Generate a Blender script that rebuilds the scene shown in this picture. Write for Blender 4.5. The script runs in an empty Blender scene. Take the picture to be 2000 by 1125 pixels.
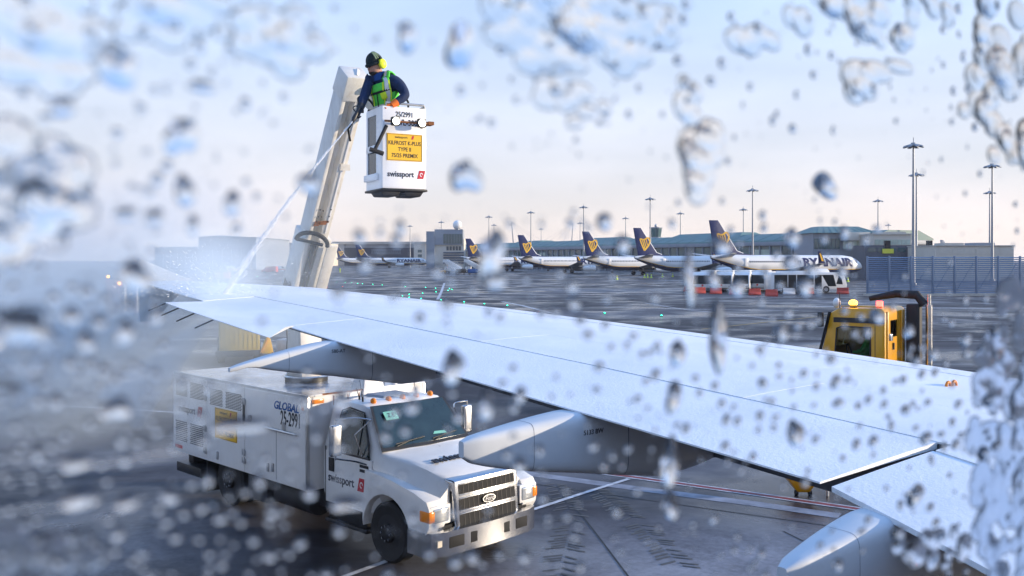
import bpy, bmesh, math, random
from mathutils import Vector, Matrix, noise
R = math.radians
random.seed(7)
sc = bpy.context.scene
col = sc.collection

# ------------------------------------------------------------------ camera, sky, sun, exposure
FPX, EYE, HY = 1800.0, 4.5, 507.0            # focal length in photo pixels, eye height, horizon row
cam_d = bpy.data.cameras.new('camera')
cam = bpy.data.objects.new('camera', cam_d)
col.objects.link(cam)
cam.location = (0, 0, EYE)
cam.rotation_euler = (R(90), 0, 0)
cam_d.sensor_width = 36
cam_d.lens = 36 * FPX / 2000
cam_d.shift_y = -(562.5 - HY) / 2000
cam_d.clip_start = 0.02
cam_d.clip_end = 9000
cam_d.dof.use_dof = True
cam_d.dof.focus_distance = 16.0
cam_d.dof.aperture_fstop = 11.0
sc.camera = cam

SUN_AZ, SUN_EL = R(1), R(9)                 # azimuth counted from +X (to the right of the view)
world = bpy.data.worlds.new('World')
sc.world = world
world.use_nodes = True
wn = world.node_tree.nodes
wl = world.node_tree.links
wn.clear()
sky = wn.new('ShaderNodeTexSky')
sky.sky_type = 'NISHITA'
sky.sun_disc = False
sky.sun_elevation = SUN_EL
sky.sun_rotation = R(90) - SUN_AZ
sky.air_density = 1.0
sky.dust_density = 0.6
sky.ozone_density = 4.0
tc = wn.new('ShaderNodeTexCoord')
mp = wn.new('ShaderNodeMapping'); mp.inputs['Scale'].default_value = (1.1, 1.1, 4.5)
nz = wn.new('ShaderNodeTexNoise'); nz.inputs['Scale'].default_value = 2.4; nz.inputs['Detail'].default_value = 5
rp = wn.new('ShaderNodeMapRange')                          # broken high cloud
rp.inputs['From Min'].default_value = 0.38; rp.inputs['From Max'].default_value = 0.68
rp.inputs['To Min'].default_value = 0.88; rp.inputs['To Max'].default_value = 1.10
sx = wn.new('ShaderNodeSeparateXYZ')
el = wn.new('ShaderNodeMapRange')                          # the veil looks thickest low down, where one looks through most of it
el.interpolation_type = 'SMOOTHSTEP'
el.inputs['From Min'].default_value = 0.0; el.inputs['From Max'].default_value = 0.75
el.inputs['To Min'].default_value = 0.92; el.inputs['To Max'].default_value = 0.62
mu = wn.new('ShaderNodeMath'); mu.operation = 'MULTIPLY'; mu.use_clamp = True
mx = wn.new('ShaderNodeMix'); mx.data_type = 'RGBA'
vr = wn.new('ShaderNodeValToRGB')                          # veil: dusty pink low down, cold blue-white above
cr = vr.color_ramp
cr.elements[0].position = 0.0; cr.elements[0].color = (0.96, 0.82, 0.74, 1)
cr.elements[1].position = 0.75; cr.elements[1].color = (0.36, 0.72, 1.50, 1)
for pos_, c_ in ((0.10, (0.79, 0.80, 0.87, 1)), (0.26, (0.62, 0.79, 1.08, 1))):
    e_ = cr.elements.new(pos_); e_.color = c_
vc = wn.new('ShaderNodeVectorMath'); vc.operation = 'SCALE'; vc.inputs['Scale'].default_value = 10.0
wl.new(sx.outputs['Z'], vr.inputs['Fac']); wl.new(vr.outputs[0], vc.inputs[0]); wl.new(vc.outputs[0], mx.inputs['B'])
bg = wn.new('ShaderNodeBackground'); bg.inputs['Strength'].default_value = 0.094
wo = wn.new('ShaderNodeOutputWorld')
wl.new(tc.outputs['Generated'], mp.inputs['Vector']); wl.new(mp.outputs[0], nz.inputs['Vector'])
wl.new(tc.outputs['Generated'], sx.inputs[0]); wl.new(sx.outputs['Z'], el.inputs['Value'])
wl.new(nz.outputs['Fac'], rp.inputs['Value']); wl.new(rp.outputs[0], mu.inputs[0]); wl.new(el.outputs[0], mu.inputs[1])
wl.new(mu.outputs[0], mx.inputs['Factor'])
wl.new(sky.outputs[0], mx.inputs['A']); wl.new(mx.outputs['Result'], bg.inputs['Color'])
wl.new(bg.outputs[0], wo.inputs['Surface'])

sun_d = bpy.data.lights.new('sun', 'SUN')
sun_d.energy = 5.0
sun_d.angle = R(0.6)
sun_d.color = (1.0, 0.83, 0.62)
sun = bpy.data.objects.new('sun', sun_d)
col.objects.link(sun)
sdir = Vector((math.cos(SUN_EL) * math.cos(SUN_AZ), math.cos(SUN_EL) * math.sin(SUN_AZ), math.sin(SUN_EL)))
sun.rotation_euler = sdir.to_track_quat('Z', 'Y').to_euler()
sun.location = (60, 0, 40)

sc.view_settings.view_transform = 'Standard'
sc.view_settings.look = 'None'
sc.view_settings.gamma = 1
sc.view_settings.exposure = 0.36
sc.view_settings.use_curve_mapping = False
sc.render.engine = 'CYCLES'
cy = sc.cycles
cy.use_denoising = True
try: cy.denoiser = 'OPENIMAGEDENOISE'
except Exception: pass
cy.max_bounces = 14
cy.transmission_bounces = 13
cy.transparent_max_bounces = 16
cy.diffuse_bounces = 3
cy.glossy_bounces = 4
cy.volume_bounces = 2
cy.caustics_reflective = False
cy.caustics_refractive = False
cy.sample_clamp_indirect = 6

def at(u, v, D):                              # photo pixel at depth D -> point in the place
    return Vector(((u - 1000) * D / FPX, D, EYE - (v - HY) * D / FPX))
def gp(u, v, z=0.0):                          # photo pixel -> point on the ground
    return at(u, v, FPX * (EYE - z) / (v - HY))

# ------------------------------------------------------------------ materials
MATS = {}
def mat(name, c, rough=0.5, metal=0.0, var=0.10, scale=3.0, bump=0.0, bscale=60.0, coat=0.0, dirt=0.0, dcol=(0.12, 0.10, 0.08),
        emit=0.0, trans=0.0, ior=1.45, spec=0.5):
    if name in MATS: return MATS[name]
    m = bpy.data.materials.new(name); m.use_nodes = True
    n, l = m.node_tree.nodes, m.node_tree.links
    p = n['Principled BSDF']
    p.inputs['Roughness'].default_value = rough
    p.inputs['Metallic'].default_value = metal
    p.inputs['Coat Weight'].default_value = coat
    p.inputs['IOR'].default_value = ior
    p.inputs['Specular IOR Level'].default_value = spec
    p.inputs['Transmission Weight'].default_value = trans
    c = tuple(c) + (1,)
    t = n.new('ShaderNodeTexCoord')
    nz = n.new('ShaderNodeTexNoise'); nz.inputs['Scale'].default_value = scale; nz.inputs['Detail'].default_value = 6; nz.inputs['Roughness'].default_value = 0.6
    l.new(t.outputs['Object'], nz.inputs['Vector'])
    r = n.new('ShaderNodeValToRGB')
    r.color_ramp.elements[0].position = 0.3; r.color_ramp.elements[1].position = 0.7
    r.color_ramp.elements[0].color = tuple(max(0, x * (1 - var)) for x in c[:3]) + (1,)
    r.color_ramp.elements[1].color = tuple(min(1, x * (1 + var)) for x in c[:3]) + (1,)
    l.new(nz.outputs['Fac'], r.inputs['Fac'])
    out = r.outputs['Color']
    if dirt > 0:
        mpn = n.new('ShaderNodeMapping'); mpn.inputs['Scale'].default_value = (5, 5, 0.9)
        l.new(t.outputs['Object'], mpn.inputs['Vector'])
        n2 = n.new('ShaderNodeTexNoise'); n2.inputs['Scale'].default_value = 1.6; n2.inputs['Detail'].default_value = 9; n2.inputs['Roughness'].default_value = 0.72
        l.new(mpn.outputs[0], n2.inputs['Vector'])
        m2 = n.new('ShaderNodeMapRange'); m2.inputs['From Min'].default_value = 0.5; m2.inputs['From Max'].default_value = 0.8; m2.inputs['To Max'].default_value = dirt
        l.new(n2.outputs['Fac'], m2.inputs['Value'])
        mm = n.new('ShaderNodeMix'); mm.data_type = 'RGBA'
        mm.inputs['B'].default_value = tuple(dcol) + (1,)
        l.new(m2.outputs[0], mm.inputs['Factor']); l.new(out, mm.inputs['A']); out = mm.outputs['Result']
    l.new(out, p.inputs['Base Color'])
    r3 = n.new('ShaderNodeMapRange'); r3.inputs['To Min'].default_value = max(0.02, rough - 0.1); r3.inputs['To Max'].default_value = min(1, rough + 0.12)
    l.new(nz.outputs['Fac'], r3.inputs['Value']); l.new(r3.outputs[0], p.inputs['Roughness'])
    if bump > 0:
        nb = n.new('ShaderNodeTexNoise'); nb.inputs['Scale'].default_value = bscale; nb.inputs['Detail'].default_value = 4
        l.new(t.outputs['Object'], nb.inputs['Vector'])
        bp = n.new('ShaderNodeBump'); bp.inputs['Strength'].default_value = bump; bp.inputs['Distance'].default_value = 0.02
        l.new(nb.outputs['Fac'], bp.inputs['Height']); l.new(bp.outputs[0], p.inputs['Normal'])
    if emit > 0:
        p.inputs['Emission Color'].default_value = c
        p.inputs['Emission Strength'].default_value = emit
    MATS[name] = m
    return m

M_white = mat('white_truck_paint', (0.82, 0.82, 0.82), 0.36, var=0.03, dirt=0.18, dcol=(0.34, 0.31, 0.27), coat=0.25)
M_cab = mat('white_cab_paint', (0.82, 0.82, 0.82), 0.3, var=0.03, dirt=0.16, dcol=(0.34, 0.31, 0.28), coat=0.5)
M_boom = mat('worn_cream_boom_paint', (0.66, 0.645, 0.61), 0.5, var=0.10, dirt=0.6, dcol=(0.30, 0.24, 0.17))
M_rust = mat('rust', (0.22, 0.085, 0.03), 0.85, var=0.5, scale=14)
M_roofwet = mat('wet_truck_roof', (0.34, 0.37, 0.42), 0.12, var=0.55, scale=2.2, dirt=0.7, dcol=(0.07, 0.08, 0.10), spec=0.8)
M_black = mat('black_rubber', (0.018, 0.018, 0.02), 0.7, var=0.3, bump=0.2)
M_blackp = mat('black_plastic', (0.02, 0.021, 0.024), 0.42, var=0.2)
M_dark = mat('dark_chassis_steel', (0.028, 0.028, 0.032), 0.6, var=0.4)
M_slot = mat('dark_slot', (0.012, 0.013, 0.016), 0.8)
M_chrome = mat('chrome', (0.52, 0.53, 0.55), 0.2, metal=1.0, var=0.08, bump=0.08, bscale=90)
M_alu = mat('brushed_aluminium', (0.62, 0.62, 0.62), 0.32, metal=1.0, var=0.12)
M_steel = mat('galvanised_steel', (0.42, 0.43, 0.45), 0.45, metal=0.7, var=0.15, scale=9)
M_mast = mat('mast_steel', (0.30, 0.32, 0.35), 0.5, metal=0.3, var=0.12)
M_glassd = mat('dark_vehicle_glass', (0.018, 0.035, 0.042), 0.06, var=0.3, spec=0.6, coat=0.5)
M_cloud_glass = mat('smoked_window', (0.03, 0.045, 0.06), 0.12, var=0.4, scale=5)
M_amber = mat('amber_lens', (0.70, 0.22, 0.02), 0.2, emit=0.06)
M_amberlit = mat('lit_amber_beacon', (1.0, 0.42, 0.03), 0.3, emit=9.0)
M_lamp = mat('lit_floodlight', (1.0, 0.97, 0.80), 0.3, emit=6.0)
M_headl = mat('clear_headlamp', (0.55, 0.58, 0.6), 0.1, metal=0.6)
M_yellowsign = mat('yellow_sign', (0.82, 0.47, 0.03), 0.45, var=0.05)
M_ink = mat('black_lettering', (0.02, 0.02, 0.025), 0.5)
M_navyink = mat('dark_navy_lettering', (0.025, 0.03, 0.05), 0.5)
M_blueink = mat('blue_lettering', (0.015, 0.10, 0.33), 0.5)
M_red = mat('red_logo', (0.50, 0.03, 0.045), 0.45)
M_whiteink = mat('white_lettering', (0.8, 0.8, 0.8), 0.5)
M_teal = mat('teal_sticker', (0.16, 0.46, 0.42), 0.5)
M_yel = mat('yellow_truck_paint', (0.70, 0.33, 0.008), 0.34, var=0.06, dirt=0.25, dcol=(0.25, 0.15, 0.03), coat=0.4)
M_orange = mat('orange_paint', (0.72, 0.22, 0.02), 0.5)
M_conc = mat('pale_concrete', (0.50, 0.47, 0.42), 0.8, var=0.12, scale=0.4, dirt=0.3, dcol=(0.25, 0.23, 0.21))
M_cream = mat('cream_cladding', (0.62, 0.57, 0.49), 0.7, var=0.06, scale=0.3)
M_greyclad = mat('grey_metal_cladding', (0.26, 0.29, 0.34), 0.6, var=0.08, scale=0.3)
M_dgrey = mat('dark_grey_cladding', (0.085, 0.10, 0.13), 0.6, var=0.15, scale=0.3)
M_greenroof = mat('weathered_green_copper_roof', (0.12, 0.215, 0.205), 0.6, var=0.14, scale=0.25, dirt=0.3, dcol=(0.10, 0.18, 0.17))
M_bglass = mat('green_building_glass', (0.05, 0.11, 0.12), 0.12, var=0.5, scale=0.12, spec=0.7)
M_bglassl = mat('pale_lit_glass', (0.42, 0.50, 0.42), 0.2, var=0.2, scale=0.3)
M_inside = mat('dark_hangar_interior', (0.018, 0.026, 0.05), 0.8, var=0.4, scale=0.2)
M_fence = mat('blue_grey_louvre', (0.16, 0.22, 0.32), 0.5, metal=0.2, var=0.08, scale=0.5)
M_planew = mat('white_airliner_paint', (0.78, 0.78, 0.77), 0.3, var=0.03, scale=0.3, coat=0.3)
M_navy = mat('navy_airliner_paint', (0.010, 0.020, 0.095), 0.5, var=0.08, scale=0.4, spec=0.2)
M_ygold = mat('golden_yellow_paint', (0.86, 0.50, 0.03), 0.4, var=0.03)
M_greenp = mat('green_airliner_paint', (0.02, 0.22, 0.16), 0.4)
M_engine = mat('engine_grey', (0.45, 0.46, 0.48), 0.4, metal=0.4)
M_barr = mat('red_plastic_barrier', (0.52, 0.07, 0.05), 0.55, var=0.12)
M_barw = mat('white_plastic_barrier', (0.66, 0.66, 0.66), 0.55, var=0.08)
M_green_em = mat('green_taxiway_lens', (0.02, 0.9, 0.45), 0.3, emit=5.0)
M_red_em = mat('red_lens', (0.95, 0.04, 0.03), 0.3, emit=10.0)
M_jacket = mat('navy_jacket_cloth', (0.012, 0.026, 0.075), 0.85, var=0.35, scale=12, bump=0.6, bscale=25)
M_vest = mat('hi_vis_green_vest', (0.10, 0.62, 0.07), 0.7, var=0.18, scale=8, bump=0.5, bscale=20)
M_vesty = mat('hi_vis_yellow', (0.62, 0.78, 0.03), 0.7, var=0.1)
M_refl = mat('reflective_band', (0.55, 0.57, 0.57), 0.35, metal=0.3)
M_skin = mat('skin', (0.42, 0.22, 0.16), 0.55)
M_beanie = mat('dark_knit', (0.018, 0.03, 0.033), 0.95, var=0.5, scale=40, bump=0.8, bscale=160)
M_muff = mat('fluorescent_yellow_plastic', (0.72, 0.80, 0.03), 0.4)
M_glove = mat('orange_glove', (0.75, 0.16, 0.02), 0.7)
M_gloved = mat('dark_glove', (0.02, 0.025, 0.035), 0.8)

# ------------------------------------------------------------------ mesh helpers
class B:
    def __init__(s): s.v = []; s.f = []
    def add(s, vs, fs):
        o = len(s.v); s.v += [Vector(p) for p in vs]; s.f += [tuple(i + o for i in f) for f in fs]; return s
    def box(s, x0, x1, y0, y1, z0, z1):
        return s.add([(x0,y0,z0),(x1,y0,z0),(x1,y1,z0),(x0,y1,z0),(x0,y0,z1),(x1,y0,z1),(x1,y1,z1),(x0,y1,z1)],
                     [(0,3,2,1),(4,5,6,7),(0,1,5,4),(1,2,6,5),(2,3,7,6),(3,0,4,7)])
    def hexa(s, p):                            # 8 points: bottom ring then top ring
        return s.add(p, [(0,3,2,1),(4,5,6,7),(0,1,5,4),(1,2,6,5),(2,3,7,6),(3,0,4,7)])
    def prism(s, poly, axis, a, b):            # polygon in the two other axes, pushed along axis from a to b
        def P(q, t):
            return {'x': (t, q[0], q[1]), 'y': (q[0], t, q[1]), 'z': (q[0], q[1], t)}[axis]
        n = len(poly)
        vs = [P(q, a) for q in poly] + [P(q, b) for q in poly]
        fs = [tuple(range(n))[::-1], tuple(range(n, 2 * n))] + [(i, (i + 1) % n, n + (i + 1) % n, n + i) for i in range(n)]
        return s.add(vs, fs)
    def loft(s, rings, cap=True, closed=True):
        n = len(rings[0]); vs = [p for r in rings for p in r]; fs = []
        for k in range(len(rings) - 1):
            for i in range(n if closed else n - 1):
                j = (i + 1) % n
                fs.append((k*n+i, k*n+j, (k+1)*n+j, (k+1)*n+i))
        if cap: fs += [tuple(range(n))[::-1], tuple(range((len(rings)-1)*n, len(rings)*n))]
        return s.add(vs, fs)
    def tube(s, path, r, n=8, cap=True):
        path = [Vector(p) for p in path]; rings = []
        rr = r if isinstance(r, (list, tuple)) else [r] * len(path)
        up = Vector((0, 0, 1)); prev = None
        for i, p in enumerate(path):
            t = (path[min(i+1, len(path)-1)] - path[max(i-1, 0)]).normalized()
            a = prev if prev is not None else (Vector((1,0,0)) if abs(t.z) > 0.9 else up)
            x = (a - t * a.dot(t)).normalized(); y = t.cross(x); prev = x
            rings.append([p + (x * math.cos(2*math.pi*k/n) + y * math.sin(2*math.pi*k/n)) * rr[i] for k in range(n)])
        return s.loft(rings, cap)
    def cyl(s, p0, p1, r, n=14, r2=None):
        return s.tube([p0, p1], [r, r if r2 is None else r2], n)
    def bar(s, p0, p1, w, h, up=(0, 0, 1)):    # square bar
        p0, p1 = Vector(p0), Vector(p1); t = (p1 - p0).normalized(); u = Vector(up)
        x = t.cross(u).normalized() * w / 2; y = x.cross(t).normalized() * h / 2
        return s.hexa([p0-x-y, p0+x-y, p0+x+y, p0-x+y, p1-x-y, p1+x-y, p1+x+y, p1-x+y])
    def ball(s, c, rx, ry=None, rz=None, nu=14, nv=9, z0=-1.0, z1=1.0):
        ry = rx if ry is None else ry; rz = rx if rz is None else rz; c = Vector(c); rings = []
        a0, a1 = math.asin(z0), math.asin(z1)
        for j in range(nv + 1):
            a = a0 + (a1 - a0) * j / nv; ca = max(0.02, math.cos(a))
            rings.append([c + Vector((rx*ca*math.cos(2*math.pi*i/nu), ry*ca*math.sin(2*math.pi*i/nu), rz*math.sin(a))) for i in range(nu)])
        return s.loft(rings)

def part(name, b, m, parent=None, smooth=40, bevel=0.0, seg=2, mats=None, recalc=True):
    me = bpy.data.meshes.new(name)
    me.from_pydata([tuple(p) for p in b.v], [], b.f)
    bm = bmesh.new(); bm.from_mesh(me)
    if bevel > 0:
        bmesh.ops.remove_doubles(bm, verts=bm.verts, dist=1e-5)
        es = [e for e in bm.edges if len(e.link_faces) == 2 and e.calc_face_angle(0) > R(25)]
        bmesh.ops.bevel(bm, geom=es, offset=bevel, segments=seg, affect='EDGES', profile=0.5, clamp_overlap=True)
    if recalc: bmesh.ops.recalc_face_normals(bm, faces=bm.faces)
    bm.to_mesh(me); bm.free()
    if smooth:
        for p in me.polygons: p.use_smooth = True
        me.set_sharp_from_angle(angle=R(smooth))
    me.materials.append(m)
    for x in (mats or []): me.materials.append(x)
    o = bpy.data.objects.new(name, me); col.objects.link(o)
    if parent is not None: o.parent = parent
    return o

def tag(o, label=None, cat=None, group=None, kind=None):
    if label: o['label'] = label
    if cat: o['category'] = cat
    if group: o['group'] = group
    if kind: o['kind'] = kind
    return o
def empty(name, loc, rz=0.0, label=None, cat=None, group=None, kind=None):
    o = bpy.data.objects.new(name, None); col.objects.link(o)
    o.empty_display_size = 0.3; o.location = loc; o.rotation_euler = (0, 0, rz)
    return tag(o, label, cat, group, kind)
def copy_tree(o, parent=None):
    c = o.copy(); col.objects.link(c); c.parent = parent
    for ch in list(o.children): copy_tree(ch, c)
    return c

def text_verts(body, size, bold=0.0, extrude=0.0, shear=0.0, xs=1.0, spacing=1.0):
    cu = bpy.data.curves.new('lettering', 'FONT')
    cu.body = body; cu.size = size; cu.offset = bold * size; cu.extrude = extrude; cu.shear = shear
    cu.align_x = 'CENTER'; cu.align_y = 'CENTER'; cu.resolution_u = 3; cu.space_character = spacing
    t = bpy.data.objects.new('lettering', cu); col.objects.link(t)
    dg = bpy.context.evaluated_depsgraph_get(); dg.update()
    me = bpy.data.meshes.new_from_object(t.evaluated_get(dg))
    vs = [(v.co.x * xs, v.co.y, v.co.z) for v in me.vertices]; fs = [tuple(p.vertices) for p in me.polygons]
    bpy.data.objects.remove(t); bpy.data.curves.remove(cu); bpy.data.meshes.remove(me)
    return vs, fs
def smooth(pts, n=5):                          # rounded path through a few points
    P = [Vector(p) for p in pts]; out = []
    for i in range(len(P) - 1):
        p0, p1, p2, p3 = P[max(i-1, 0)], P[i], P[i+1], P[min(i+2, len(P)-1)]
        for k in range(n):
            t = k / n; out.append(0.5 * ((2*p1) + (p2-p0)*t + (2*p0-5*p1+4*p2-p3)*t*t + (3*p1-p0-3*p2+p3)*t**3))
    return out + [P[-1]]
def lettering(name, body, size, m, parent, origin, right, up, bold=0.012, shear=0.0, xs=1.0, depth=0.003, spacing=1.0):
    vs, fs = text_verts(body, size, bold, depth, shear, xs, spacing)
    r = Vector(right).normalized(); u = Vector(up); u = (u - r * u.dot(r)).normalized(); nn = r.cross(u); o = Vector(origin)
    b = B().add([o + r*x + u*y + nn*z for x, y, z in vs], fs)
    return part(name, b, m, parent, smooth=0)
def decal(name, poly, m, parent, origin, right, up, depth=0.003):   # flat print with a little thickness
    r = Vector(right).normalized(); u = Vector(up); u = (u - r * u.dot(r)).normalized(); nn = r.cross(u); o = Vector(origin)
    n = len(poly)
    vs = [o + r*x + u*y for x, y in poly] + [o + r*x + u*y + nn*depth for x, y in poly]
    fs = [tuple(range(n))[::-1], tuple(range(n, 2*n))] + [(i, (i+1) % n, n+(i+1) % n, n+i) for i in range(n)]
    return part(name, B().add(vs, fs), m, parent, smooth=0)
def logo_print(parent, origin, right, up, h, txt=True, width=None):
    """lower-case wordmark followed by a red slanted tile with a white swirl; h = letter size"""
    r = Vector(right).normalized(); u = Vector(up).normalized(); nn = r.cross(u).normalized(); o = Vector(origin)
    if txt: lettering('wordmark', 'swissport', h, M_navyink, parent, o, r, u, bold=0.016, xs=0.92)
    c = o + r * (h * 2.75) + u * (h * 0.02)
    t = decal('logo_tile', [(-0.52*h, -0.5*h), (0.30*h, -0.5*h), (0.58*h, 0.55*h), (-0.24*h, 0.55*h)], M_red, parent, c, r, u)
    b = B()
    for k in range(10):
        p = [(math.cos(q) * f * h * 0.8 + 0.03*h, math.sin(q) * f * h + 0.02*h) for q, f in ((k*.5, .26), (k*.5+.5, .26), (k*.5+.5, .16), (k*.5, .16))]
        b.add([c + nn * 0.0045 + r*x + u*y for x, y in p], [(0, 1, 2, 3)])
    part('logo_swirl', b, M_whiteink, t, smooth=0)
    return t

# ------------------------------------------------------------------ the ground
def ground_material():
    m = bpy.data.materials.new('wet_frosty_apron'); m.use_nodes = True
    n, l = m.node_tree.nodes, m.node_tree.links
    p = n['Principled BSDF']
    g = n.new('ShaderNodeNewGeometry')
    def noise_(scale, detail=6, rough=0.6, sx=1.0, sy=1.0, off=0.0, dist=0.0):
        mp = n.new('ShaderNodeMapping'); mp.inputs['Scale'].default_value = (sx, sy, 1); mp.inputs['Location'].default_value = (off, off, 0)
        z = n.new('ShaderNodeTexNoise'); z.inputs['Scale'].default_value = scale; z.inputs['Detail'].default_value = detail
        z.inputs['Roughness'].default_value = rough; z.inputs['Distortion'].default_value = dist
        l.new(g.outputs['Position'], mp.inputs['Vector']); l.new(mp.outputs[0], z.inputs['Vector']); return z.outputs['Fac']
    def rng(x, a, b, c=0.0, d=1.0):
        r = n.new('ShaderNodeMapRange'); r.inputs['From Min'].default_value = a; r.inputs['From Max'].default_value = b
        r.inputs['To Min'].default_value = c; r.inputs['To Max'].default_value = d; l.new(x, r.inputs['Value']); return r.outputs[0]
    def op(o, a, b):
        k = n.new('ShaderNodeMath'); k.operation = o; k.use_clamp = (o != 'DISTANCE')
        for i, x in enumerate((a, b)):
            if isinstance(x, (int, float)): k.inputs[i].default_value = x
            else: l.new(x, k.inputs[i])
        return k.outputs[0]
    def blob(cx, cy, rx, ry, soft=0.5):
        mp = n.new('ShaderNodeMapping'); mp.vector_type = 'TEXTURE'
        mp.inputs['Location'].default_value = (cx, cy, 0); mp.inputs['Scale'].default_value = (rx, ry, 1)
        l.new(g.outputs['Position'], mp.inputs['Vector'])
        v = n.new('ShaderNodeVectorMath'); v.operation = 'LENGTH'; l.new(mp.outputs[0], v.inputs[0])
        return rng(v.outputs['Value'], 1.0 - soft, 1.0 + soft, 1.0, 0.0)
    # frost: a dusting of snow where nobody has driven, thin lines of it far out
    fine = noise_(9.0, 8, 0.75)
    mid = noise_(0.7, 8, 0.62, dist=0.6)
    far = noise_(0.035, 8, 0.62, sx=0.55, sy=1.7, dist=0.8)
    far2 = noise_(0.11, 7, 0.65, sx=0.35, sy=1.9, off=40, dist=0.5)
    patch = op('ADD', blob(3.6, 11.6, 4.6, 3.6, 0.45), op('MULTIPLY', blob(-6.5, 13.5, 2.4, 3.6, 0.6), 0.5))
    near = op('MULTIPLY', patch, rng(op('ADD', op('MULTIPLY', fine, 0.45), op('MULTIPLY', mid, 0.7)), 0.40, 0.70, 0.26, 0.95))
    farf = op('MULTIPLY', rng(far, 0.50, 0.66), 0.36)
    farf2 = op('MULTIPLY', rng(far2, 0.56, 0.70), 0.34)
    smear = op('MULTIPLY', rng(noise_(0.35, 9, 0.7, sx=0.5, sy=1.3, off=9, dist=1.5), 0.56, 0.72), 0.20)
    frost = op('MAXIMUM', op('MAXIMUM', near, smear), op('MAXIMUM', farf, farf2))
    base = n.new('ShaderNodeValToRGB')
    base.color_ramp.elements[0].color = (0.010, 0.009, 0.013, 1); base.color_ramp.elements[0].position = 0.3
    base.color_ramp.elements[1].color = (0.032, 0.028, 0.036, 1); base.color_ramp.elements[1].position = 0.72
    l.new(op('ADD', op('MULTIPLY', mid, 0.6), op('MULTIPLY', noise_(0.06, 5), 0.4)), base.inputs['Fac'])
    mx = n.new('ShaderNodeMix'); mx.data_type = 'RGBA'; mx.inputs['B'].default_value = (0.37, 0.38, 0.43, 1)
    l.new(frost, mx.inputs['Factor']); l.new(base.outputs[0], mx.inputs['A']); l.new(mx.outputs['Result'], p.inputs['Base Color'])
    wet = rng(noise_(0.16, 6, 0.6, off=3, dist=0.5), 0.42, 0.62)
    ro = op('MAXIMUM', rng(wet, 0, 1, 0.66, 0.22), op('MULTIPLY', frost, 0.8))
    l.new(ro, p.inputs['Roughness'])
    bp = n.new('ShaderNodeBump'); bp.inputs['Strength'].default_value = 0.35; bp.inputs['Distance'].default_value = 0.02
    l.new(op('ADD', op('MULTIPLY', fine, 0.5), op('MULTIPLY', noise_(45, 4), 0.5)), bp.inputs['Height']); l.new(bp.outputs[0], p.inputs['Normal'])
    p.inputs['Specular IOR Level'].default_value = 0.24
    return m
M_ground = ground_material()
gr = part('ground', B().add([(-3000,-200,0),(3000,-200,0),(3000,3000,0),(-3000,3000,0)], [(0,1,2,3)]), M_ground, smooth=0)
tag(gr, kind='structure', label='dark wet apron dusted with frost, stretching to the terminal')

M_linew = mat('worn_white_line_paint', (0.52, 0.53, 0.56), 0.6, var=0.45, scale=5)
M_liner = mat('worn_red_line_paint', (0.22, 0.03, 0.035), 0.6, var=0.3, scale=5)
M_liney = mat('worn_yellow_line_paint', (0.46, 0.30, 0.05), 0.6, var=0.4, scale=3)
M_joint = mat('dark_joint_sealant', (0.012, 0.012, 0.014), 0.6)
M_band = mat('frosted_concrete_band', (0.24, 0.25, 0.29), 0.7, var=0.35, scale=2.5, bump=0.3)
def strip(name, pts, w, m, z, shift=0.0):
    P = [gp(u, v) for u, v in pts]; L = []; Rr = []
    for i, p in enumerate(P):
        t = (P[min(i+1, len(P)-1)] - P[max(i-1, 0)]); t.z = 0; t.normalize(); s = Vector((-t.y, t.x, 0))
        L.append(p + s*(shift + w/2)); Rr.append(p + s*(shift - w/2))
    vs = [Vector((q.x, q.y, z)) for q in L + Rr]; n = len(P)
    o = part(name, B().add(vs, [(i, i+1, n+i+1, n+i) for i in range(n-1)]), m, gr, smooth=0)
    return o
redl = [(1000, 904), (1110, 916), (1250, 934), (1450, 962), (1700, 998), (1900, 1027)]
strip('red_line', redl, 0.13, M_liner, 0.008)
strip('white_line', redl, 0.05, M_linew, 0.008, 0.10)
strip('white_line', redl, 0.05, M_linew, 0.008, -0.10)
strip('frosted_band', [(1000, 921), (1250, 955), (1480, 985), (1640, 1008)], 0.34, M_band, 0.004)
strip('white_line', [(1228, 936), (1130, 967), (1030, 1000), (900, 1044), (690, 1121), (640, 1140)], 0.10, M_linew, 0.012)
strip('joint', [(900, 925), (1250, 975), (1560, 1019), (1750, 1046)], 0.035, M_joint, 0.005)
strip('joint', [(1120, 985), (1170, 1050), (1230, 1130)], 0.03, M_joint, 0.005)
strip('joint', [(1530, 1038), (1640, 1092), (1760, 1150)], 0.03, M_joint, 0.005)
strip('joint', [(1250, 900), (1400, 893), (1520, 888)], 0.04, M_joint, 0.006)
strip('white_line', [(345, 806), (250, 800), (60, 790)], 0.10, M_linew, 0.008)
for pts, w, m in (([(760, 574), (940, 571), (1080, 569)], 0.35, M_liney), ([(1370, 643), (1500, 629), (1660, 612)], 0.16, M_liney),
                  ([(640, 560), (800, 556), (1000, 556)], 0.4, M_linew), ([(980, 589), (1020, 597), (1080, 612)], 0.35, M_linew),
                  ([(855, 585), (862, 570), (868, 553)], 0.35, M_linew), ([(1260, 592), (1340, 605), (1500, 622)], 0.2, M_linew),
                  ([(1180, 600), (1340, 604), (1560, 607)], 0.3, M_linew), ([(1520, 662), (1760, 664), (2050, 667)], 0.12, M_linew),
                  ([(1500, 622), (1760, 628), (2060, 635)], 0.14, M_linew), ([(1560, 598), (1780, 601), (2060, 604)], 0.8, M_linew),
                  ([(1000, 551), (1180, 552), (1420, 556)], 0.4, M_linew), ([(350, 652), (480, 660), (560, 668)], 0.15, M_linew)):
    strip('painted_line', pts, w, m, 0.008)

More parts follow.
